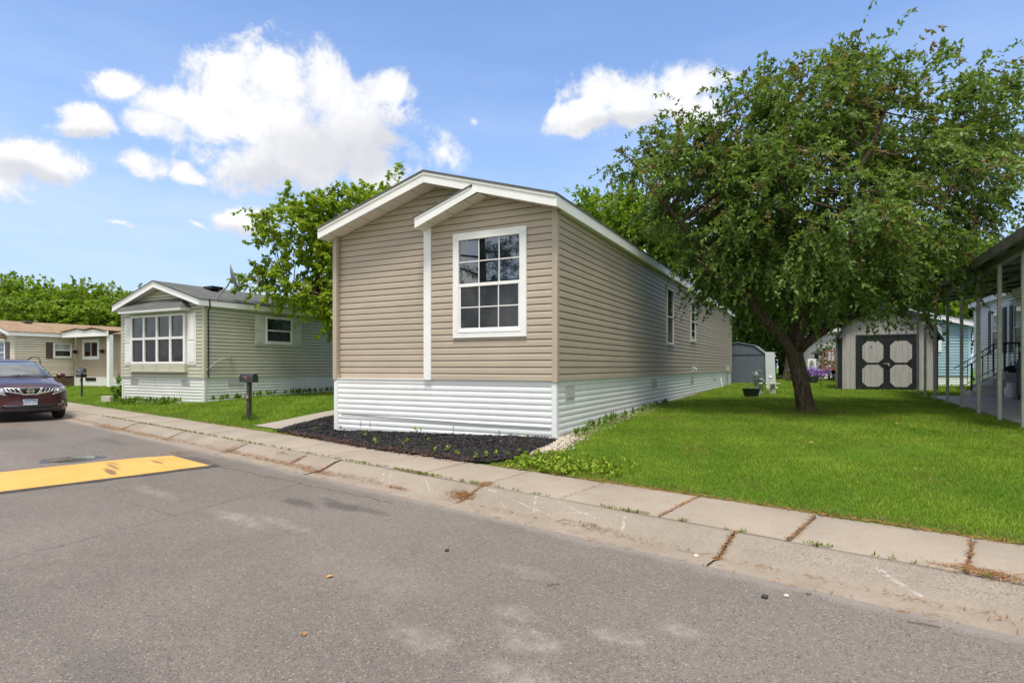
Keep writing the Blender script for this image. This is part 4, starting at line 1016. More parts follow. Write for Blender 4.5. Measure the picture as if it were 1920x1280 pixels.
def sticks(P0, ang, pitch, L, Wd):
    """flat slivers: centre P0 (n,3)"""
    dx=np.stack([np.cos(ang)*np.cos(pitch),np.sin(ang)*np.cos(pitch),np.sin(pitch)],-1)*L[:,None]/2
    roll=RNG.uniform(-.9,.9,len(L)); py=np.stack([-np.sin(ang)*np.cos(roll),np.cos(ang)*np.cos(roll),np.sin(roll)],-1)*Wd[:,None]/2
    V=np.stack([P0-dx-py,P0+dx-py*.5,P0+dx+py*.5,P0-dx+py],1).reshape(-1,3); F=np.arange(len(V)).reshape(-1,4); return V,F
N=62000
u=RNG.uniform(-6.4,.25,N); v=RNG.uniform(-1.9,3.4,N)
u2,v2=u+RNG.normal(size=N)*.02,v+RNG.normal(size=N)*.02
e=edge_dist(u2,v2,MUL); k=inpoly(u2,v2,MUL)|((e<.05)&(RNG.random(N)<.35)&(v2<.2)&(u2<-.0))
k&=~((u2>-4.68)&(v2>.0)); u,v,e=u2[k],v2[k],e[k]; n=len(u); inn=inpoly(u,v,MUL)
z=np.where(inn,mz(u,v,e),zgv(u,v)+.004)+RNG.uniform(0,.018,n)
L=RNG.uniform(.012,.055,n); Wd=RNG.uniform(.004,.012,n)
Vc,Fc=sticks(np.stack([u,v,z],-1),RNG.uniform(0,6.28,n),RNG.normal(size=n)*.35,L,Wd)
c=np.repeat((.007+.016*RNG.random(n)**2)[:,None],3,1)*np.array([1,.97,.98]); red=(e<.16)&(v<-.3)&(RNG.random(n)<.55)&(u<-.6); c[red]=np.array([.15,.055,.035])*RNG.uniform(.6,1.5,(red.sum(),1))
li=RNG.random(n)<.018; c[li]=np.array([.30,.25,.19])*RNG.uniform(.6,1.4,(li.sum(),1))
uv_obj('mulch_chips',Vc,Fc,CHIPM,'stuff',col=np.repeat(c,4,0))
# pebbles at the corner and along the long wall
def pebbles(u,v,z,r,col):
    n=len(u); base=np.array([(1,0,0),(0,1,0),(-1,0,0),(0,-1,0),(0,0,.7),(0,0,-.7),(.7,.7,.35),(-.7,.7,.3),(-.7,-.7,.35),(.7,-.7,.3)],float)
    base=np.array([(1,0,0),(0,1,0),(-1,0,0),(0,-1,0),(0,0,.75),(0,0,-.7)],float)
    f=np.array([(0,1,4),(1,2,4),(2,3,4),(3,0,4),(1,0,5),(2,1,5),(3,2,5),(0,3,5)])
    S=r[:,None,None]*RNG.uniform(.7,1.3,(n,6,1)); a=RNG.uniform(0,6.28,n); ca,sa=np.cos(a),np.sin(a)
    B=base[None]*S; X=B[...,0]*ca[:,None]-B[...,1]*sa[:,None]; Y=B[...,0]*sa[:,None]+B[...,1]*ca[:,None]
    V=np.stack([X+u[:,None],Y+v[:,None],B[...,2]+z[:,None]],-1).reshape(-1,3); F=(f[None]+6*np.arange(n)[:,None,None]).reshape(-1,3)
    return V,F,np.repeat(col,6,0)
n=2600; t_=RNG.random(n); u=.02+np.abs(RNG.normal(size=n))*.16; v=-.75+t_**1.6*6.5
k=n//3; u[:k]=.12+RNG.normal(size=k)*.17; v[:k]=-.35+RNG.normal(size=k)*.33
col=np.array([.40,.35,.29])*RNG.uniform(.55,1.5,(n,1))*(1+RNG.normal(size=(n,3))*.05)
V,F,cc=pebbles(u,v,zgv(u,v)+.004,RNG.uniform(.008,.022,n),np.clip(col,0,.75)); uv_obj('gravel',V,F,PEBM,'stuff',col=cc)
V,F=[],[]
vs_=np.concatenate([np.array([-.9,-.5,-.2]),np.arange(0,21,.5)])
for i,v in enumerate(vs_):
    w=(.34 if v>-.3 else .2)*(1+.25*math.sin(v*3.1))*(1 if v<7 else max(.3,1-(v-7)/9)); V+=[(-.04,v,zg(0,v)+.002),(w,v,zg(w,v)+.002)]
for i in range(len(vs_)-1): F.append((2*i,2*i+1,2*i+3,2*i+2))
uv_obj('dirt_strip',V,F,M('gravelly dirt',(.17,.145,.105),.95,.35,9,.7,60),'structure')

# ---- grass
def blocked(u,v):
    s=u*.9736-(v+3.32)*.2283; d=(v+3.32+.2345*u)*.9736
    b=d<1.56+.035*np.sin(s*5.1)+.02*np.sin(s*17)
    e=edge_dist(u,v,MUL); b|=inpoly(u,v,MUL)|(e<.05)&(u<-.3)
    b|=(u>-4.75)&(u<.06+.16*RNG.random(u.shape)*np.clip(1.4-v/9,.2,1))&(v>-.15)&(v<22.2)
    b|=(u>-7.22)&(u<-4.6)&(v>-.25)&(v<20)
    b|=(u>-17.95)&(u<-13.3)&(v>3.25)&(v<18.4)
    b|=(u>-37.6)&(u<-32.9)&(v>6.3); b|=(u>-32.9)&(u<-27.7)&(v>8.95)
    b|=(u>6.74)&(u<14)&(v>1.5)&(v<13.2); b|=(u>4.4)&(u<7.6)&(v>17.15)&(v<20.6)
    b|=(u<.45+.1*np.sin(v*9))&(u>-.4)&(v>-1.0)&(v<.15)
    b|=(u>9.15)&(u<13.9)&(v>2)&(v<20.3); b|=(u>5.1)&(u<9.6)&(v>22.5)
    return b
def grass_zone(u0,u1,v0,v1,dens,h,w,seg2):
    n=int((u1-u0)*(v1-v0)*dens); u=RNG.uniform(u0,u1,n); v=RNG.uniform(v0,v1,n); k=~blocked(u,v); return u[k],v[k],h,w,seg2
ZONES=[(-.4,7.6,-3.6,2,3600,.038,.0048),(0,6.8,2,8,1900,.042,.0065),(0,6.8,8,17,700,.048,.010),(-.2,12,17,32,230,.065,.018),(6.8,12,13.2,17.3,400,.06,.012),
       (-13.5,-7.1,-.6,4.6,1250,.060,.0080),(-13.4,-7.1,4.6,12,250,.06,.014),(-24,-13,.6,8,480,.062,.013),(-34,-19,3.6,12,240,.065,.018)]
AV=[];AC=[];AF=[];base_i=0
for z in ZONES:
    u,v,h,w,_=grass_zone(*z,None) if False else grass_zone(z[0],z[1],z[2],z[3],z[4],z[5],z[6],None)
    n=len(u); zz=zgv(u,v)-.006
    pat=wob(u,v,.8); pat2=wob(u+5,v-3,2.6); H=h*RNG.uniform(.55,1.25,n)*(1+.15*pat2); Wd=w*RNG.uniform(.7,1.4,n)
    a=RNG.uniform(0,6.28,n); lean=RNG.uniform(.05,.85,n)*H; la=RNG.uniform(0,6.28,n)+.6*pat
    B=np.stack([u,v,zz],-1); S=np.stack([np.cos(a),np.sin(a),np.zeros(n)],-1)*Wd[:,None]/2
    Mid=B+np.stack([np.cos(la)*lean*.35,np.sin(la)*lean*.35,H*.6],-1); Tip=B+np.stack([np.cos(la)*lean,np.sin(la)*lean,H*.97],-1)
    V=np.stack([B-S,B+S,Mid+S*.8,Mid-S*.8,Tip],1).reshape(-1,3)
    o5=5*np.arange(n)[:,None]; T=np.concatenate([np.array([0,1,2])+o5,np.array([0,2,3])+o5,np.array([3,2,4])+o5],0)
    t=np.clip(.48+.42*pat+.28*pat2+RNG.normal(size=n)*.22,0,1)[:,None]
    c=(1-t)*np.array([.130,.255,.022])+t*np.array([.325,.450,.052])
    yl=RNG.random(n)<.06; c[yl]=np.array([.24,.24,.07])*RNG.uniform(.7,1.2,(yl.sum(),1)); dk=RNG.random(n)<.08; c[dk]*=.55
    d=(v+3.32+.2345*u)*.9736; s=u*.9736-(v+3.32)*.2283
    lime=np.exp(-((s-.75)/.9)**2-((d-2.0)/.55)**2)[:,None]*.55; c=c*(1-lime)+lime*np.array([.20,.27,.03])
    tr=np.exp(-((u-3.5)/.8)**2-((v-5.9)/.8)**2); k=RNG.random(n)<tr*.6; c[k]=np.array([.17,.15,.07])*RNG.uniform(.6,1.2,(k.sum(),1))
    wp_=(wob(u*.7+2,v*.6,1.3)>.72)&(RNG.random(n)<.4); c[wp_]=np.array([.30,.30,.08])*RNG.uniform(.7,1.1,(wp_.sum(),1))
    dry=((d<1.75)&(RNG.random(n)<.35)); c[dry]=np.array([.24,.19,.09])*RNG.uniform(.7,1.3,(dry.sum(),1))
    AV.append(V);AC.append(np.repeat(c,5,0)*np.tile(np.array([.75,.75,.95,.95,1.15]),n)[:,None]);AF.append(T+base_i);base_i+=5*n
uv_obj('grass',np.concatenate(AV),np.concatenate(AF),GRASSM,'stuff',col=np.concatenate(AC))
# clover flowers scattered in the back lawn
n=200; u=np.concatenate([RNG.normal(size=150)*1.0+2.4,RNG.uniform(.5,6.5,50)]); v=np.concatenate([RNG.normal(size=150)*.8+9.3,RNG.uniform(-1,14,50)]); k=~blocked(u,v); u,v=u[k],v[k]; n=len(u)
V,F,cc=pebbles(u,v,zgv(u,v)+.055,np.full(n,.009),np.tile(np.array([.40,.42,.30]),(n,1))); uv_obj('clover',V,F,PEBM,'stuff',col=cc)

# ---- weeds: leafy ground cover at the corner, tufts in the joints and by the walls
def leaves_mesh(P0, Dn, L, Wd, up=None):
    """diamond leaves with a fold; P0 base (n,3), Dn direction"""
    n=len(P0); rnd=RNG.normal(size=(n,3)) if up is None else up+RNG.normal(size=(n,3))*.35
    S=np.cross(Dn,rnd); S/=np.linalg.norm(S,axis=1)[:,None]+1e-9; Nn=np.cross(S,Dn)
    tip=P0+Dn*L[:,None]-Nn*(L*.12)[:,None]; mid=P0+Dn*(L*.45)[:,None]; a=mid+S*Wd[:,None]/2+Nn*(Wd*.18)[:,None]; b=mid-S*Wd[:,None]/2+Nn*(Wd*.18)[:,None]
    V=np.stack([P0,a,tip,b],1).reshape(-1,3); o4=4*np.arange(n)[:,None]
    F=np.concatenate([np.array([0,1,2])+o4,np.array([0,2,3])+o4],0); return V,F
def rosettes(u,v,z,k,L,Wd,cl,ch,rise=.5):
    n=len(u); U=np.repeat(u,k);W=np.repeat(v,k);Z=np.repeat(z,k); m=n*k
    a=RNG.uniform(0,6.28,m); el=RNG.uniform(.1,rise+.6,m); D=np.stack([np.cos(a)*np.cos(el),np.sin(a)*np.cos(el),np.sin(el)],-1)
    ll=L*RNG.uniform(.6,1.3,m); P0=np.stack([U,W,Z],-1)+D*0.01+np.stack([0*a,0*a,RNG.uniform(0,.05,m)*rise],-1)
    V,F=leaves_mesh(P0,D,ll,ll*Wd,np.array([0,0,1.])); t=RNG.random((m,1)); c=(1-t)*np.array(cl)+t*np.array(ch); return V,F,np.repeat(c,4,0)
n=1500; u=RNG.uniform(-.35,1.7,n); v=RNG.uniform(-2.0,.3,n); s=u*.9736-(v+3.32)*.2283; d=(v+3.32+.2345*u)*.9736
dens=np.exp(-((s-.35)/.62)**2-((d-1.9)/.32)**2)
k=(RNG.random(n)<dens*1.1)&(d>1.52)&~((u>-4.7)&(u<.05)&(v>-.1)); u,v=u[k],v[k]
V,F,c=rosettes(u,v,zgv(u,v)+.005,9,.055,.6,(.13,.22,.02),(.34,.44,.05),.8); uv_obj('ground_cover',V,F,WEEDM,'stuff',col=c)
pts=[(-2.9,-.95),(-2.75,-1.1),(-2.2,-.95),(-1.35,-1.42),(-1.2,-1.3),(-.9,-1.5),(-.55,-1.55),(-.42,-1.5),(-.3,-1.45),(-3.4,-.6),(-1.9,-.8),(-2.75,.02-.05),(-2.6,-.06),(-.9,-.25),(-.35,-.35),(-4.4,-.15),(-5.0,-.2),(-3.6,-.35)]
u=np.array([p[0] for p in pts]);v=np.array([p[1] for p in pts]); 
V,F,c=rosettes(u,v,zgv(u,v)+.06,8,.05,.6,(.16,.26,.02),(.26,.36,.04),1.0)
u2=np.concatenate([RNG.uniform(-13.25,-13.1,60),RNG.uniform(-17.6,-14.2,70)]); v2=np.concatenate([RNG.uniform(3.4,9,60),RNG.uniform(2.7,3.25,70)])
V2,F2,c2=rosettes(u2,v2,zgv(u2,v2)+.03,9,.13,.4,(.06,.13,.015),(.15,.27,.03),1.3)
u3=np.concatenate([.12+RNG.random(60)*.2,RNG.normal(size=10)*.16-8.17]); v3_=np.concatenate([RNG.uniform(.2,7,60),RNG.normal(size=10)*.12+.80]); V3,F3,c3=rosettes(u3,v3_,zgv(u3,v3_)+.01,10,.09,.35,(.07,.16,.02),(.15,.28,.04),1.2)
u4=RNG.uniform(-18.6,-17.9,22); v4=RNG.uniform(3.3,3.8,22); V4,F4,c4=rosettes(u4,v4,zgv(u4,v4)+RNG.uniform(.0,.8,22),16,.2,.4,(.05,.13,.02),(.13,.25,.04),1.0)
uv_obj('weeds',np.concatenate([V,V2,V3,V4]),np.concatenate([F,F2+len(V),F3+len(V)+len(V2),F4+len(V)+len(V2)+len(V3)]),WEEDM,'stuff',col=np.concatenate([c,c2,c3,c4]))
# tufts in the kerb joint (road axes)
ss=np.concatenate([RNG.uniform(-14.5,-5,170),RNG.uniform(-5,5.5,75),RNG.normal(size=40)*.25-1.1,RNG.normal(size=16)*.2-2.4,RNG.normal(size=14)*.12+2.05,np.full(6,3.6),np.full(6,-.1)+RNG.normal(size=6)*.05])
ds=.642+RNG.normal(size=len(ss))*.012
k=7; S=np.repeat(ss,k)+RNG.normal(size=len(ss)*k)*.014; D=np.repeat(ds,k)+RNG.normal(size=len(ss)*k)*.008; m=len(S); a=RNG.uniform(0,6.28,m); el=RNG.uniform(.5,1.4,m); L=RNG.uniform(.015,.05,m)
Dn=np.stack([np.cos(a)*np.cos(el),np.sin(a)*np.cos(el),np.sin(el)],-1); V,F=leaves_mesh(np.stack([S,D,np.full(m,-.122)],-1),Dn,L,L*.22); t=RNG.random((m,1)); c=(1-t)*np.array([.09,.17,.02])+t*np.array([.24,.27,.05])
o=np_mesh('joint_weeds',V,F,WEEDM,col=np.repeat(c,4,0)); o.location=RO; o.rotation_euler=(0,0,ROADROT); tag(o,kind='stuff')
# needles and litter (road axes)
pp=[]
def add_need(n,s,d,sw,dw): pp.append(np.stack([s+RNG.normal(size=n)*sw,d+RNG.normal(size=n)*dw],-1))
for s0,s1,d,dw,n in ((-16,-3,.245,.035,1500),(-12.8,-8,.17,.06,900),(-5.8,-1.3,.27,.03,700),(1.2,8,1.555,.03,2600),(-10.5,-6,1.56,.04,700),(-.6,1.2,1.56,.03,350),(-.2,7,.24,.02,350),(-6,5,.02,.03,250)):
    pp.append(np.stack([RNG.uniform(s0,s1,n),d+RNG.normal(size=n)*dw],-1))
for k in range(-3,4):
    s=JS+1.108*k; n=150 if k>-2 else 40; pp.append(np.stack([s+RNG.normal(size=n)*.010,RNG.uniform(.66,1.53,n)],-1))
for k in range(-4,3):
    s=.135+2.868*k; n=170; pp.append(np.stack([s-.008+RNG.normal(size=n)*.010,RNG.uniform(.18,.63,n)],-1))
for n,s,d,sw,dw in ((420,.03,.36,.10,.04),(200,.08,.68,.05,.05),(420,4.62,.70,.14,.05),(250,-2.75,.20,.22,.04),(120,-1.1,.66,.2,.03),(120,-5.75,.4,.03,.15),(160,-3.6,.4,.03,.1),(90,-4.2,.5,.15,.05),(350,-12.2,.1,.5,.07),(180,-14.5,-1.2,.4,.1),(120,-1.0,.25,.1,.02),(90,1.8,.30,.25,.02),(110,-6.2,-.35,.2,.08)): add_need(n,s,d,sw,dw)
pp=np.concatenate(pp); n=len(pp); z=np.interp(pp[:,1],PD,PZ)+.004+RNG.uniform(0,.008,n)
V,F=sticks(np.stack([pp[:,0],pp[:,1],z],-1),RNG.uniform(0,6.28,n),RNG.normal(size=n)*.12,RNG.uniform(.025,.075,n),RNG.uniform(.003,.0055,n))
c=np.array([.30,.155,.065])*RNG.uniform(.45,1.35,(n,1))*(1+RNG.normal(size=(n,3))*.06)
o=np_mesh('pine_needles',V,F,NEEDM,col=np.repeat(np.clip(c,0,1),4,0)); o.location=RO; o.rotation_euler=(0,0,ROADROT); tag(o,kind='stuff')
n=900; s=RNG.uniform(-9,6,n); d=RNG.uniform(-4.2,.15,n)
col=np.array([.30,.28,.26])*RNG.uniform(.25,1.8,(n,1)); V,F,cc=pebbles(s,d,np.full(n,-.249),RNG.uniform(.002,.0055,n),np.clip(col,0,.7)); o=np_mesh('road_grit',V,F,PEBM,col=cc); o.location=RO; o.rotation_euler=(0,0,ROADROT); tag(o,kind='stuff')
# ---- countable litter on the road
STN=[(3.52,-.33,.020,(.035,.033,.03),'small dark stone on the asphalt near the kerb'),(3.62,-.22,.017,(.42,.40,.38),'small pale stone between the two darker ones on the asphalt'),(3.72,-.08,.017,(.16,.13,.11),'small brown stone at the kerb edge of the asphalt'),(1.25,-1.01,.018,(.04,.037,.033),'tiny dark stone alone on the open asphalt'),(2.85,.16,.016,(.55,.53,.50),'white pebble in the gutter by the kerb joint')]
for s,d,r,c,lb in STN:
    m=MB(); m.ball((0,0,r*.45),r*1.3,r,r*.7,9,7); o=m.build('stone',M('stone colour',c,.9,.2,40,.6,90),None,smooth=True); o.location=RD(s,d,float(np.interp(d,PD,PZ))); o.rotation_euler=(0,0,s); tag(o,lb,'stone','loose stones by the kerb')
for s,d,c,lb,rz in ((1.05,-1.96,(.45,.26,.10),'curled orange brown leaf on the asphalt',.4),(1.73,-2.55,(.28,.15,.07),'dry brown leaf nearest the camera on the asphalt',1.9)):
    m=MB(); m.add([(-.028,0,.002),(-.008,.017,.014),(.012,.014,.010),(.034,0,.004),(.012,-.014,.012),(-.008,-.016,.008),(0,0,.002)],[(0,1,6),(1,2,6),(2,3,6),(3,4,6),(4,5,6),(5,0,6)]); o=m.build('fallen_leaf',M('dry leaf',c,.8,.25,40),None); o.location=RD(s,d,-.248); o.rotation_euler=(0,0,rz); tag(o,lb,'leaf','fallen leaves')
lf=MB(); lf.add([(-.03,0,.002),(-.008,.018,.012),(.034,0,.006),(-.008,-.017,.010)],[(0,1,2),(0,2,3)])
lf0=None; LFM=M('dry lawn leaf',(.36,.20,.09),.8,.25,40)
for u,v in ((2.1,-.4),(3.6,.5),(4.4,-1.2),(3.0,2.2),(5.2,1.4),(1.6,1.0),(4.9,3.4),(2.5,4.4),(5.6,-1.7)):
    if lf0 is None: o=lf0=lf.build('fallen_leaf',LFM,None)
    else: o=lf0.copy(); COL.objects.link(o)
    o.location=P(u,v,zg(u,v)+.035); o.rotation_euler=(.3,.2,u*5); tag(o,'small dry tan leaf lying in the grass of the side lawn','leaf','dry leaves in the side lawn')
for s,d,L,rz,lb in ((2.35,-1.05,.09,.3,'short thin twig on the asphalt'),(4.35,-.15,.16,-.5,'longer thin twig in the gutter at the lower right')):
    m=MB(); m.tube([(-L/2,0,.006),(0,.006,.008),(L/2,0,.006)],.003,5); o=m.build('twig',M('twig bark',(.14,.10,.07),.9,.2,20),None); o.location=RD(s,d,-.249); o.rotation_euler=(0,0,rz); tag(o,lb,'twig')
# ---- speed bump
def yellow():
    t=NT('worn yellow road paint'); c=t.coord('Object'); a=t.noise(c,1.1,6,.65); b=t.noise(c,14,5,.75); f=t.noise(c,90,3,.7); n=t.noise(c,5,5,.7)
    cc=t.mix(t.step(a,.3,.7),(.54,.300,.066),(.60,.350,.095)); cc=t.mix(t.math('MULTIPLY',t.step(b,.5,.72),.45),cc,(.47,.29,.10)); wr=t.noise(c,3.3,8,.8); cc=t.mix(t.math('MULTIPLY',t.step(wr,.60,.68),.55),cc,(.24,.19,.12))
    sc=None
    for s0,d0,rs,rd,w in ((1.38,-1.23,.30,.07,1.),(1.1,-1.12,.35,.05,.8),(.8,-1.05,.4,.09,.45),(1.1,-.56,.22,.07,.9),(1.0,-.45,.30,.02,.6),(.9,-2.6,.3,.10,.35),(1.2,-3.4,.25,.2,.4),(.3,-2.0,.2,.3,.3)):
        e=t.math('MULTIPLY',ellipse(t,c,s0,d0,rs,rd,n,.8),w); sc=e if sc is None else t.math('MAXIMUM',sc,e)
    cc=t.mix(t.math('MULTIPLY',sc,.85),cc,(.12,.09,.055)); cc=t.mix(t.math('MULTIPLY',t.step(f,.6,.72),.3),cc,(.3,.22,.08))
    return t.done(t.bsdf(cc,.75,0,.3,t.bump(f,.4,.005)))
sb=empty('speed_bump',RD(-6.1,-.53,-.25),ROADROT,'worn yellow painted speed bump across the asphalt','speed bump')
hz=lambda q: .075*math.sin(math.pi*min(max(q,0),1))**.75
V=[];F=[];nq,nd=17,40
for i in range(nd):
    d=-(i/(nd-1))*7.4; f=min(1,(-d)/.45); g=.10*(1-f)
    for j in range(nq):
        q=j/(nq-1); V.append((g+(1.74-2*g)*q,d,.004+hz(q)*min(1,f*1.0)))
for i in range(nd-1):
    for j in range(nq-1): a=i*nq+j; F.append((a,a+1,a+nq+1,a+nq))
o=np_mesh('painted_hump',V,F,yellow(),sb,smooth=True)
V=[];F=[]
for i in range(nd):
    d=.06-(i/(nd-1))*7.5
    w=.05*(1+.5*math.sin(i*1.7)+.3*math.sin(i*4.1))
    V+=[(1.68,d,.014),(1.77+w,d,.0035)]
for i in range(nd-1): F.append((2*i,2*i+1,2*i+3,2*i+2))
np_mesh('dark_edge',V,F,M('black edge strip',(.04,.037,.034),.9,.3,12,.6,60),sb)  # dark strip along one long edge of the hump
# ---- puddle round a small valve lid
pd=empty('puddle',RD(-6.80,-1.72,-.25),ROADROT); tag(pd,kind='structure')
def blob(r,z,sx,sy,seed):
    rr=[r*(1+.10*math.sin(2*a+seed)+.06*math.sin(5*a+seed*2)) for a in np.linspace(0,2*math.pi,33)[:-1]]
    return [(0,0,z)]+[(sx*q*math.cos(a),sy*q*math.sin(a),z) for q,a in zip(rr,np.linspace(0,2*math.pi,33)[:-1])],[(0,1+k,1+(k+1)%32) for k in range(32)]
m=MB(); m.add(*blob(.40,.004,.82,1.15,1)); m.build('wet_rim',M('wet asphalt',(.05,.048,.046),.35,.3,6),pd)
t=NT('puddle water'); m=MB(); m.add(*blob(.30,.0065,.82,1.15,2)); m.build('water',t.done(t.bsdf((.05,.06,.07),.03,0,.5,None,ior=2.0)),pd)
m=MB(); m.add(*blob(.10,.010,.8,1.2,.5)); m.build('mud_patch',DIRT,pd)
# ------------------------------------------------------------------ trees
def leaf_mat(name,transl=.38,rough=.5,tint=(.32,.42,.03)):
    t=NT(name); a=t.n('Attribute'); a.attribute_name='col'; b=t.bsdf(a.outputs['Color'],rough,0,.25)
    tr=t.n('BsdfTranslucent'); mx=t.mix(.4,t.mix(1.,a.outputs['Color'],(1.7,1.7,1.0),'MULTIPLY'),tint); t.l(mx,tr.inputs[0])
    ms=t.n('MixShader'); ms.inputs[0].default_value=transl; t.l(b.outputs[0],ms.inputs[1]); t.l(tr.outputs[0],ms.inputs[2]); return t.done(ms)
LEAFM=leaf_mat('tree leaves',.30); LEAFB=leaf_mat('bright tree leaves',.40); LEAFD=leaf_mat('dark tree leaves',.2,.55,(.1,.16,.03))
def bark(name,c0,c1):
    t=NT(name); c=t.coord('Object',(6,6,1.3)); n=t.noise(c,3.5,7,.7,.6); f=t.noise(c,16,4,.7); p=t.noise(t.coord('Object'),2.2,4,.6)
    cc=t.mix(t.step(n,.35,.65),c0,c1); cc=t.mix(t.math('MULTIPLY',t.step(p,.55,.7),.35),cc,(.20,.17,.11)); return t.done(t.bsdf(cc,.95,0,.15,t.bump(t.math('ADD',n,t.math('MULTIPLY',f,.4)),1.,.05)))
BARK=bark('rough grey brown bark',(.045,.034,.025),(.165,.128,.094)); BARKD=bark('dark bark',(.03,.022,.017),(.075,.058,.045))
def rp(cx,cy,cz,rx,ry,rz,w=1.): return (np.array([cx,cy,cz]),np.array([rx,ry,rz]),w)
def tree(name,label,base,limbs,blobs,ncl,nsp,nlf,L,Wf,cols,mat_=LEAFM,barkm=BARK,spray=.55,droop=.35,seed=1,group=None,clr=.5,tips=None,shell=.35,up=.25,twigs=True,cat='tree',shoots=None):
    g=np.random.default_rng(seed)
    r=empty(name,base,0,label,cat,group)
    w=np.array([b[2]*(b[1].prod())**(.72) for b in blobs]); w/=w.sum()
    ci=g.choice(len(blobs),ncl,p=w); C=np.array([b[0] for b in blobs])[ci]; RR=np.array([b[1] for b in blobs])[ci]
    d=g.normal(size=(ncl,3)); d/=np.linalg.norm(d,axis=1)[:,None]; rad=shell+(1-shell)*g.random(ncl)**.55
    CC=C+d*RR*rad[:,None]; allc=np.average([b[0] for b in blobs],axis=0,weights=w)
    # sprays
    n=ncl*nsp; ns_=0; cc=np.repeat(CC,nsp,0); out=np.repeat(d*.8,nsp,0)+.5*(cc-allc)/(np.linalg.norm(cc-allc,axis=1)[:,None]+.01)
    st=cc+g.normal(size=(n,3))*clr*.42
    dr=out+g.normal(size=(n,3))*.62+np.array([0,0,up]); dr/=np.linalg.norm(dr,axis=1)[:,None]
    sl=spray*g.uniform(.5,1.35,n)
    if shoots:
        # long young shoots that stand out of the upper crown
        cand=np.argsort(-(st[:,2]+1.1*g.random(n)+.35*np.linalg.norm(st[:,:2]-allc[:2],axis=1)))[:shoots*3]; pick=g.choice(cand,shoots,replace=False)
        sdir=(st[pick]-allc)*np.array([.13,.13,.05])+g.normal(size=(shoots,3))*.22+np.array([0,0,.95]); sdir/=np.linalg.norm(sdir,axis=1)[:,None]
        dr[pick]=sdir; sl[pick]=g.uniform(.6,1.15,shoots)
    m=n*nlf; t=np.tile((np.arange(nlf)+.5)/nlf,n)+g.normal(size=m)*.03
    S=np.repeat(st,nlf,0); Dd=np.repeat(dr,nlf,0); SL=np.repeat(sl,nlf)
    pos=S+Dd*(SL*t)[:,None]; pos[:,2]-=droop*SL*t*t
    ld=Dd*.5+g.normal(size=(m,3))*.65+np.array([0,0,-.35]); ld/=np.linalg.norm(ld,axis=1)[:,None]
    ll=L*g.uniform(.6,1.35,m)
    rnd=np.array([0,0,1.])+g.normal(size=(m,3))*.7; Sx=np.cross(ld,rnd); Sx/=np.linalg.norm(Sx,axis=1)[:,None]+1e-9; Nn=np.cross(Sx,ld)
    wd=ll*Wf; mid=pos+ld*(ll*.42)[:,None]; tip=pos+ld*ll[:,None]-Nn*(ll*.15)[:,None]
    V=np.stack([pos,mid+Sx*wd[:,None]/2+Nn*(wd*.15)[:,None],tip,mid-Sx*wd[:,None]/2+Nn*(wd*.15)[:,None]],1).reshape(-1,3)
    o4=4*np.arange(m)[:,None]; F=np.concatenate([np.array([0,1,2])+o4,np.array([0,2,3])+o4],0)
    ct=np.clip(np.repeat(np.repeat(g.random(ncl),nsp),nlf)*.55+.45*g.random(m)+.12*(t-.5),0,1)[:,None]
    col=(1-ct)*np.array(cols[0])+ct*np.array(cols[1])
    if tips is not None:
        pr=np.repeat(g.random(n),nlf); hi=(pos[:,2]-V[:,2].min())/(np.ptp(V[:,2])+.01); k=(pr<tips[1]*(.25+1.3*hi))&(t>.25); col[k]=np.array(tips[0])*g.uniform(.7,1.35,(k.sum(),1))
    np_mesh('crown',V,F,mat_,r,col=np.repeat(col,4,0))
    m_=MB(); nodes=[]
    for pts,rs in limbs:
        # resample with a smooth curve and slight wobble
        pts=np.array(pts,float); rs=np.array(rs,float); k=len(pts); tt=np.linspace(0,k-1,(k-1)*4+1); P_=[];R_=[]
        for q in tt:
            i=min(int(q),k-2); f=q-i; p0=pts[max(i-1,0)];p1=pts[i];p2=pts[i+1];p3=pts[min(i+2,k-1)]
            p=.5*((2*p1)+(-p0+p2)*f+(2*p0-5*p1+4*p2-p3)*f*f+(-p0+3*p1-3*p2+p3)*f**3); P_.append(p+g.normal(size=3)*(.006 if rs[i]>.09 else .018)*(1 if 0<q<k-1 else 0)); R_.append(rs[i]*(1-f)+rs[i+1]*f)
        m_.tube(P_,[float(x) for x in R_],16 if rs[0]>.08 else 6); nodes+=[(p,x) for p,x in zip(P_,R_)][3:]
    if twigs:
        NP=np.array([p for p,_ in nodes]); NR=np.array([x for _,x in nodes])
        for c in CC:
            dist=np.linalg.norm(NP-c,axis=1)+np.maximum(0,NP[:,2]-c[2])*1.2; i=int(dist.argmin()); a=NP[i]; q=(a+c)/2+g.normal(size=3)*.12*np.linalg.norm(c-a)*.5+np.array([0,0,-.05])
            r0=float(min(NR[i]*.55,.012+.014*dist[i])); m_.tube([a,q,c],[r0,r0*.7,r0*.3],5,False)
    m_.build('trunk',barkm,r,smooth=True)
    return r
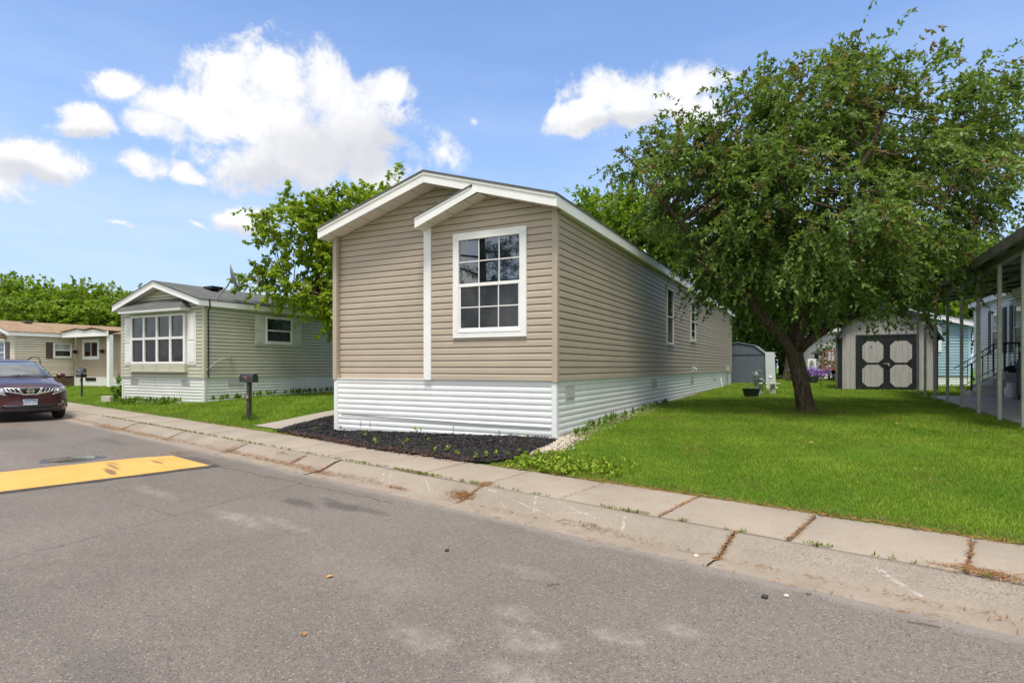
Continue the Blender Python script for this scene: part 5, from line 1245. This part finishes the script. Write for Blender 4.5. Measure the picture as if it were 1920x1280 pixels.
# crab apple in the side lawn
tb_=P(3.44,5.94,.22)
limbs=[([(.06,0,-.15),(.05,0,.0),(.03,0,.12),(-.05,.0,.53),(-.17,0,1.11),(-.24,0,1.42)],[.29,.235,.195,.172,.168,.185]),
 ([(-.22,0,1.3),(-.62,-.15,1.72),(-1.05,-.2,2.15),(-1.55,-.3,2.85),(-2.4,-.4,3.6),(-3.3,-.5,4.6)],[.13,.11,.10,.085,.06,.03]),
 ([(-.20,0,1.3),(-.18,.2,2.0),(-.05,.3,3.0),(-.3,.3,4.2),(-.5,.2,5.6),(-.4,.2,7.0)],[.13,.11,.095,.08,.055,.025]),
 ([(-.18,0,1.35),(.18,-.05,1.68),(.65,-.2,2.0),(1.4,-.3,2.35),(2.3,-.4,2.75),(3.3,-.5,3.3)],[.125,.105,.09,.07,.05,.025]),
 ([(-.15,.1,1.4),(.25,.5,2.2),(.9,.8,3.4),(1.6,.9,4.8),(2.4,.8,6.4)],[.11,.095,.08,.06,.03]),
 ([(-.2,-.1,1.4),(-.3,-.7,2.3),(-.2,-1.3,3.4),(.2,-1.7,4.8),(.9,-1.6,6.2)],[.10,.085,.07,.05,.025]),
 ([(-1.3,-.25,2.5),(-1.5,.5,3.6),(-1.7,.8,5.0),(-1.6,.7,6.6)],[.07,.055,.04,.02]),
 ([(.1,.3,3.4),(.7,.3,4.9),(1.0,.1,6.6),(1.25,0,8.3)],[.06,.05,.035,.012]),
 ([(1.3,.8,4.2),(2.4,.4,5.0),(3.6,.2,5.7)],[.05,.04,.02]),
 ([(-1.2,-.2,2.3),(-2.0,-.9,2.7),(-2.8,-1.2,3.2)],[.05,.035,.02]),
 ([(.9,-.2,2.15),(1.3,-1.1,3.1),(2.0,-1.6,4.4)],[.055,.04,.02])]
bl=[rp(-2.25,0,4.95,1.35,1.8,1.15),rp(-1.5,0,6.0,1.6,1.9,1.1),rp(.25,0,6.6,1.7,2.0,1.05),rp(1.2,0,7.7,.35,.4,.7,1.2),rp(2.5,0,6.35,1.8,1.9,1.05),rp(3.1,0,5.2,1.25,1.7,1.25),rp(.5,0,4.7,3.0,2.9,1.9),rp(.1,-.4,3.25,1.9,2.2,.9,1.),rp(-1.55,-.2,3.5,1.0,1.4,.75),rp(1.75,-.4,3.15,1.25,1.5,.75,1.),rp(-.6,-1.6,4.0,1.8,1.2,1.4),rp(3.9,0,6.4,.6,1.0,.7),rp(-3.35,0,5.1,.45,.7,.4),rp(-2.9,0,6.1,.7,1.2,.45,1.2),rp(-3.7,0,5.5,.35,.6,.3)]
tree('apple_tree','broad dark green apple tree with a leaning trunk in the side lawn',tb_,limbs,bl,600,9,22,.101,.52,((.037,.088,.016),(.185,.275,.066)),LEAFM,BARK,.56,.62,5,clr=.42,tips=((.15,.10,.045),.12),shell=.25,shoots=60)
# maple between the homes
b_=P(-9.9,8.0,zg(-9.9,8))
limbs=[([(0,0,-.2),(.02,0,.6),(0,0,1.6),(-.1,0,2.4)],[.22,.19,.17,.16]),([(-.1,0,2.2),(-.9,-.5,3.0),(-2.0,-1.0,3.4),(-3.2,-1.3,3.7)],[.11,.09,.06,.03]),([(-.1,0,2.3),(-.7,.1,3.6),(-1.6,.2,5.0),(-2.6,.2,6.3)],[.11,.09,.06,.03]),([(-.1,0,2.4),(.1,.2,4.0),(.0,.2,5.6),(.1,.1,7.0)],[.12,.09,.06,.02]),([(0,0,2.3),(1.0,.3,3.7),(1.9,.4,5.2)],[.1,.07,.03])]
bl=[rp(-3.0,-.6,6.0,1.25,1.3,.95),rp(-1.5,0,6.0,1.5,1.6,1.25),rp(.3,0,5.9,1.6,1.7,1.3),rp(1.8,0,5.4,1.3,1.5,1.2),rp(-1.2,-.3,4.3,1.5,1.5,1.0),rp(-3.5,-1.0,3.9,1.0,.9,.55),rp(-2.0,-1.0,3.25,.9,.9,.5),rp(-.7,-.7,3.0,1.3,1.1,.85),rp(.8,0,3.8,1.6,1.5,1.2),rp(-.6,0,7.15,.22,.25,.5,2.),rp(.35,0,7.2,.18,.2,.5,2.)]
tree('maple_tree','bright yellow green maple reaching over the roof of the sage home',b_,limbs,bl,400,7,19,.140,.72,((.095,.175,.014),(.33,.43,.034)),LEAFB,BARKD,.42,.3,9,clr=.45,shell=.45)
# large tree behind the main home
def round_tree(name,label,u,v,h,rad,cols,n,L,seed,mat_=LEAFB,trunk=.3,group='trees behind the homes',low=.28,flat=.8,xw=1.):
    z0=zg(u,v); b=P(u,v,z0); g=np.random.default_rng(seed+50)
    limbs=[([(0,0,-.3),(0,0,h*.18),(.1,0,h*.36)],[trunk*1.25,trunk,trunk*.8])]
    for k in range(5):
        a=6.28*k/5+g.random(); limbs.append(([(0.05,0,h*.30),(rad*.35*math.cos(a),rad*.35*math.sin(a),h*.48),(rad*.7*math.cos(a),rad*.7*math.sin(a),h*.66)],[trunk*.5,trunk*.33,trunk*.12]))
    n=int(n*1.5); zc=h*(low+(1-low)*.5); rz=h*(1-low)*.5
    bl=[rp(0,0,zc,rad*.72*xw,rad*.72,rz*.8,1.)]
    for k in range(9):
        a=6.28*k/9+g.random()*.5; q=g.uniform(-.55,.75); rr=math.sqrt(max(.1,1-q*q*.9)); s=g.uniform(.30,.46)
        bl.append(rp(rad*.66*rr*math.cos(a)*xw,rad*.66*rr*math.sin(a),zc+rz*.68*q,rad*s,rad*s,rad*s*flat))
    return tree(name,label,b,limbs,bl,n,7,15,L,.75,cols,mat_,BARKD,L*4.2,.3,seed,group,clr=L*3.6,shell=.5,twigs=False)
G1=((.075,.150,.012),(.210,.320,.028)); G2=((.035,.075,.012),(.10,.165,.026)); G3=((.085,.160,.014),(.230,.330,.035))
round_tree('broadleaf_tree','bright green rounded tree rising over the right roof slope of the tan home',-8.6,30.5,12.9,5.2,G1,420,.23,21,trunk=.4)
round_tree('broadleaf_tree','dark green tree standing behind the blue grey garden shed',-.3,34,10.0,5.0,G2,260,.20,22,LEAFD,trunk=.36,low=.05)
round_tree('broadleaf_tree','far dark tree closing the gap behind the silver car',1.2,47,9,6,G2,190,.28,33,LEAFD,low=.04)
round_tree('broadleaf_tree','dark tree behind the deck and the white home',6.2,50,11,6,G2,170,.28,23,LEAFD,low=.1)
round_tree('broadleaf_tree','bright green tree in the gap between the light blue and the lavender grey homes',13.0,36,9.5,5.0,G1,200,.22,24,low=.12)
round_tree('broadleaf_tree','dark green tree behind the light blue home',8.5,42,11.5,5.0,G2,170,.25,25,LEAFD,low=.1)
round_tree('broadleaf_tree','bright green leftmost tree over the brown shingle roof',-55.8,17,8.1,6.0,G3,260,.30,26,low=.12)
round_tree('broadleaf_tree','middle tree of the green row behind the cream home',-52.2,18.8,7.7,5.2,G1,240,.30,27,low=.10)
round_tree('broadleaf_tree','tree of the green row nearest the gable of the sage home',-49.3,20.2,7.0,3.2,G3,160,.28,28,low=.10)
round_tree('broadleaf_tree','low dark tree filling in under the green row on the left',-56,22,5.6,7.5,G2,170,.34,29,LEAFD,low=.03)
# big bare trunk seen behind the apple tree
b_=P(2.55,29.2,zg(2.5,29))
limbs=[([(0,0,-.2),(0,0,.25),(.02,0,1.2),(.05,0,3.0),(.1,0,5.5)],[.75,.56,.45,.42,.3]),([(.1,0,5),(1.2,.2,7),(2.6,.3,8.5)],[.2,.14,.06]),([(.1,0,5),(-1.2,.2,7),(-2.2,.3,9)],[.2,.14,.06])]
tree('shade_tree','old shade tree with a very thick brown trunk between the garden shed and the deck',b_,limbs,[rp(-.6,0,8,2.4,2.4,2.0),rp(-2.3,.5,7.8,1.8,1.8,1.6)],150,7,14,.18,.7,G2,LEAFD,BARK,.7,.35,31,clr=.7,twigs=False)
# shrubs far behind
def bush(name,label,u,v,h,rad,cols,n,L,seed,mat_=LEAFD):
    return tree(name,label,P(u,v,zg(u,v)),[([(0,0,-.1),(0,0,h*.5)],[.03,.015])],[rp(0,0,h*.55,rad,rad,h*.45)],n,6,12,L,.6,cols,mat_,BARKD,L*3,.3,seed,None,clr=rad*.4,shell=.3,twigs=False,cat='shrub')
bush('shrub','round green shrub left of the white far home',4.6,30.2,2.2,.9,G2,40,.10,41)
bush('shrub','low dark shrub at the foot of the thick brown trunk',3.1,27.4,.75,.7,G2,40,.08,42)
# pine across the road, mirrored in the large window
b_=P(-12.2,-18.5,zg(-12.2,-18.5)); bl=[];limbs=[([(0,0,-.2),(0,0,2),(.1,0,6),(0,0,11)],[.33,.28,.22,.08])]
g=np.random.default_rng(77)
for k in range(26):
    z=2.6+8.5*k/26; a=2.4*k; r_=(3.6-2.4*k/26)*g.uniform(.7,1.1); e=(r_*math.cos(a),r_*math.sin(a),z+.35)
    limbs.append(([(0,0,z),(e[0]*.5,e[1]*.5,z+.12),e],[.075,.05,.02])); bl.append(rp(e[0]*.8,e[1]*.8,z+.35,.95,.95,.42))
tree('pine_tree','dark pine across the road, mirrored in the large front window',b_,limbs,bl,95,7,16,.26,.10,((.012,.028,.012),(.030,.055,.020)),LEAFD,BARKD,.4,.2,78,twigs=False)
# ------------------------------------------------------------------ sky, sun, camera
SUN_EL,SUN_AZ=69.,188.      # degrees; azimuth clockwise from the view direction (+Y)
SKY_STRENGTH=.12; CLOUD=4.8; EXPOSURE=.98; SUN_STRENGTH=2.4; SUN_ANGLE=16.
w=bpy.data.worlds.new('World'); SC.world=w; w.use_nodes=True; nt=w.node_tree; nt.nodes.clear()
class WT(NT):
    def __init__(s): s.t=nt; s.m=None
t=WT()
out=t.n('OutputWorld'); bg=t.n('Background'); t.l(bg.outputs[0],out.inputs[0]); bg.inputs[1].default_value=SKY_STRENGTH
sky=t.n('TexSky'); sky.sky_type='NISHITA'; sky.sun_disc=False; sky.sun_elevation=R(SUN_EL); sky.sun_rotation=R(SUN_AZ); sky.altitude=250; sky.air_density=1.0; sky.dust_density=1.2; sky.ozone_density=1.2
D=t.n('TexCoord').outputs['Generated']; sp=t.n('SeparateXYZ'); t.l(D,sp.inputs[0])
az=t.math('ARCTAN2',sp.outputs[0],sp.outputs[1]); el=t.math('ARCSINE',sp.outputs[2])
wn=t.n('TexNoise'); wn.inputs['Scale'].default_value=7; wn.inputs['Detail'].default_value=5; t.l(D,wn.inputs['Vector']); wc=t.n('SeparateColor'); t.l(wn.outputs['Color'],wc.inputs[0])
az2=t.math('ADD',az,t.math('MULTIPLY',t.math('SUBTRACT',wc.outputs[0],.5),.10)); el2=t.math('ADD',el,t.math('MULTIPLY',t.math('SUBTRACT',wc.outputs[1],.5),.07))
def sky_blob(x,y,rx,ry,wt=1.):
    a,b=(x-960)/1095.4,(686.6-y)/1095.4; k=math.sqrt(1+a*a); A=math.atan(a); E=math.atan(b/k)
    ra=rx/1095.4/(1+a*a); re=ry/1095.4/k
    u=t.math('DIVIDE',t.math('SUBTRACT',az2,A),ra); v=t.math('DIVIDE',t.math('SUBTRACT',el2,E),re)
    q=t.math('SQRT',t.math('ADD',t.math('MULTIPLY',u,u),t.math('MULTIPLY',v,v)))
    return t.math('MULTIPLY',t.math('SUBTRACT',1.,q),wt)
def mx(l):
    r=l[0]
    for x in l[1:]: r=t.math('MAXIMUM',r,x)
    return r
CL=[(425,140,95,70),(520,150,95,75),(500,210,190,90),(615,175,90,70),(660,235,130,75),(715,170,60,40),(600,290,190,90),(480,310,120,55),(400,225,110,60),
    (212,168,70,34),(320,210,90,42),(300,250,90,32),(160,240,85,34),(60,300,140,46),(-30,320,130,60),(275,314,70,24),(360,328,36,18),(465,405,80,32),(210,422,45,9,.6),(370,420,24,9,.7),
    (1115,170,80,50),(1200,195,120,55),(1295,150,80,34),(1090,215,90,34),(1270,205,90,40),(895,218,16,9,.5),(825,295,40,45,.45),(1840,500,90,40),(1740,560,80,40),(700,340,110,40,.8)]
Mk=mx([sky_blob(*c) for c in CL])
fb=t.noise(D,13,10,.66,.5); fb2=t.noise(D,38,8,.7)
dens=t.math('ADD',Mk,t.math('ADD',t.math('MULTIPLY',t.math('SUBTRACT',fb,.5),1.9),t.math('MULTIPLY',t.math('SUBTRACT',fb2,.5),.7)))
alpha=t.step(dens,.0,.46)
far=t.math('MULTIPLY',t.step(t.noise(D,2.6,8,.6),.36,.56),t.math('MAXIMUM',t.step(sp.outputs[1],.1,-.2),t.step(el,.66,.9))); alpha=t.math('MAXIMUM',alpha,far)  # unseen cloud cover overhead and behind the camera, added for neutral fill light
veil=t.math('MULTIPLY',t.math('MULTIPLY',t.step(t.noise(t.coord('Generated',(1,1,5)),2.2,6,.6),.35,.75),t.step(el,.62,.08)),.42)
GR_=mx([sky_blob(*c) for c in [(640,300,190,85),(520,335,150,55),(690,270,120,70),(1180,228,160,24),(60,330,160,26),(160,262,90,18),(470,425,90,18)]])
shade=t.math('MULTIPLY',t.step(t.math('ADD',GR_,t.math('MULTIPLY',t.math('SUBTRACT',fb,.5),.9)),-.1,.75),.75)
cw=t.mix(t.step(t.math('ADD',dens,t.math('MULTIPLY',t.math('SUBTRACT',t.noise(D,19,8,.6),.5),1.6)),.15,1.0),(.76*CLOUD,.79*CLOUD,.85*CLOUD),(1.0*CLOUD,1.0*CLOUD,1.0*CLOUD))
cw=t.mix(shade,cw,(.60*CLOUD,.61*CLOUD,.66*CLOUD))
skyc=t.mix(1.,sky.outputs[0],(.90,.98,1.10),'MULTIPLY')
haze=t.mix(t.step(el,.50,.02),skyc,t.mix(.75,skyc,(.46*CLOUD,.60*CLOUD,.84*CLOUD)))
base=t.mix(veil,haze,(.82*CLOUD,.86*CLOUD,.92*CLOUD))
cw=t.mix(far,cw,(1.06*CLOUD,1.0*CLOUD,.93*CLOUD))  # warm tint on the added unseen cover
t.l(t.mix(alpha,base,cw),bg.inputs[0])
sd=bpy.data.lights.new('sun','SUN'); sd.energy=SUN_STRENGTH; sd.angle=R(SUN_ANGLE); sd.color=(1.,.93,.83)
so=bpy.data.objects.new('sun',sd); COL.objects.link(so)
a=R(SUN_AZ); dv=Vector((math.sin(a)*math.cos(R(SUN_EL)),math.cos(a)*math.cos(R(SUN_EL)),math.sin(R(SUN_EL))))
so.rotation_euler=dv.to_track_quat('Z','Y').to_euler(); so.location=(0,-10,40)
cd=bpy.data.cameras.new('camera'); cam=bpy.data.objects.new('camera',cd); COL.objects.link(cam); SC.camera=cam
cam.location=(0,0,1.25); cam.rotation_euler=(R(90),0,0); cd.sensor_width=36; cd.sensor_fit='HORIZONTAL'; cd.lens=1095.4/1920*36; cd.shift_y=(686.6-640)/1920; cd.clip_start=.05; cd.clip_end=2000
SC.render.engine='CYCLES'; SC.cycles.max_bounces=8; SC.cycles.transparent_max_bounces=8; SC.cycles.use_denoising=True
SC.view_settings.view_transform='Standard'; SC.view_settings.look='None'; SC.view_settings.exposure=EXPOSURE; SC.view_settings.gamma=1; SC.view_settings.use_curve_mapping=False
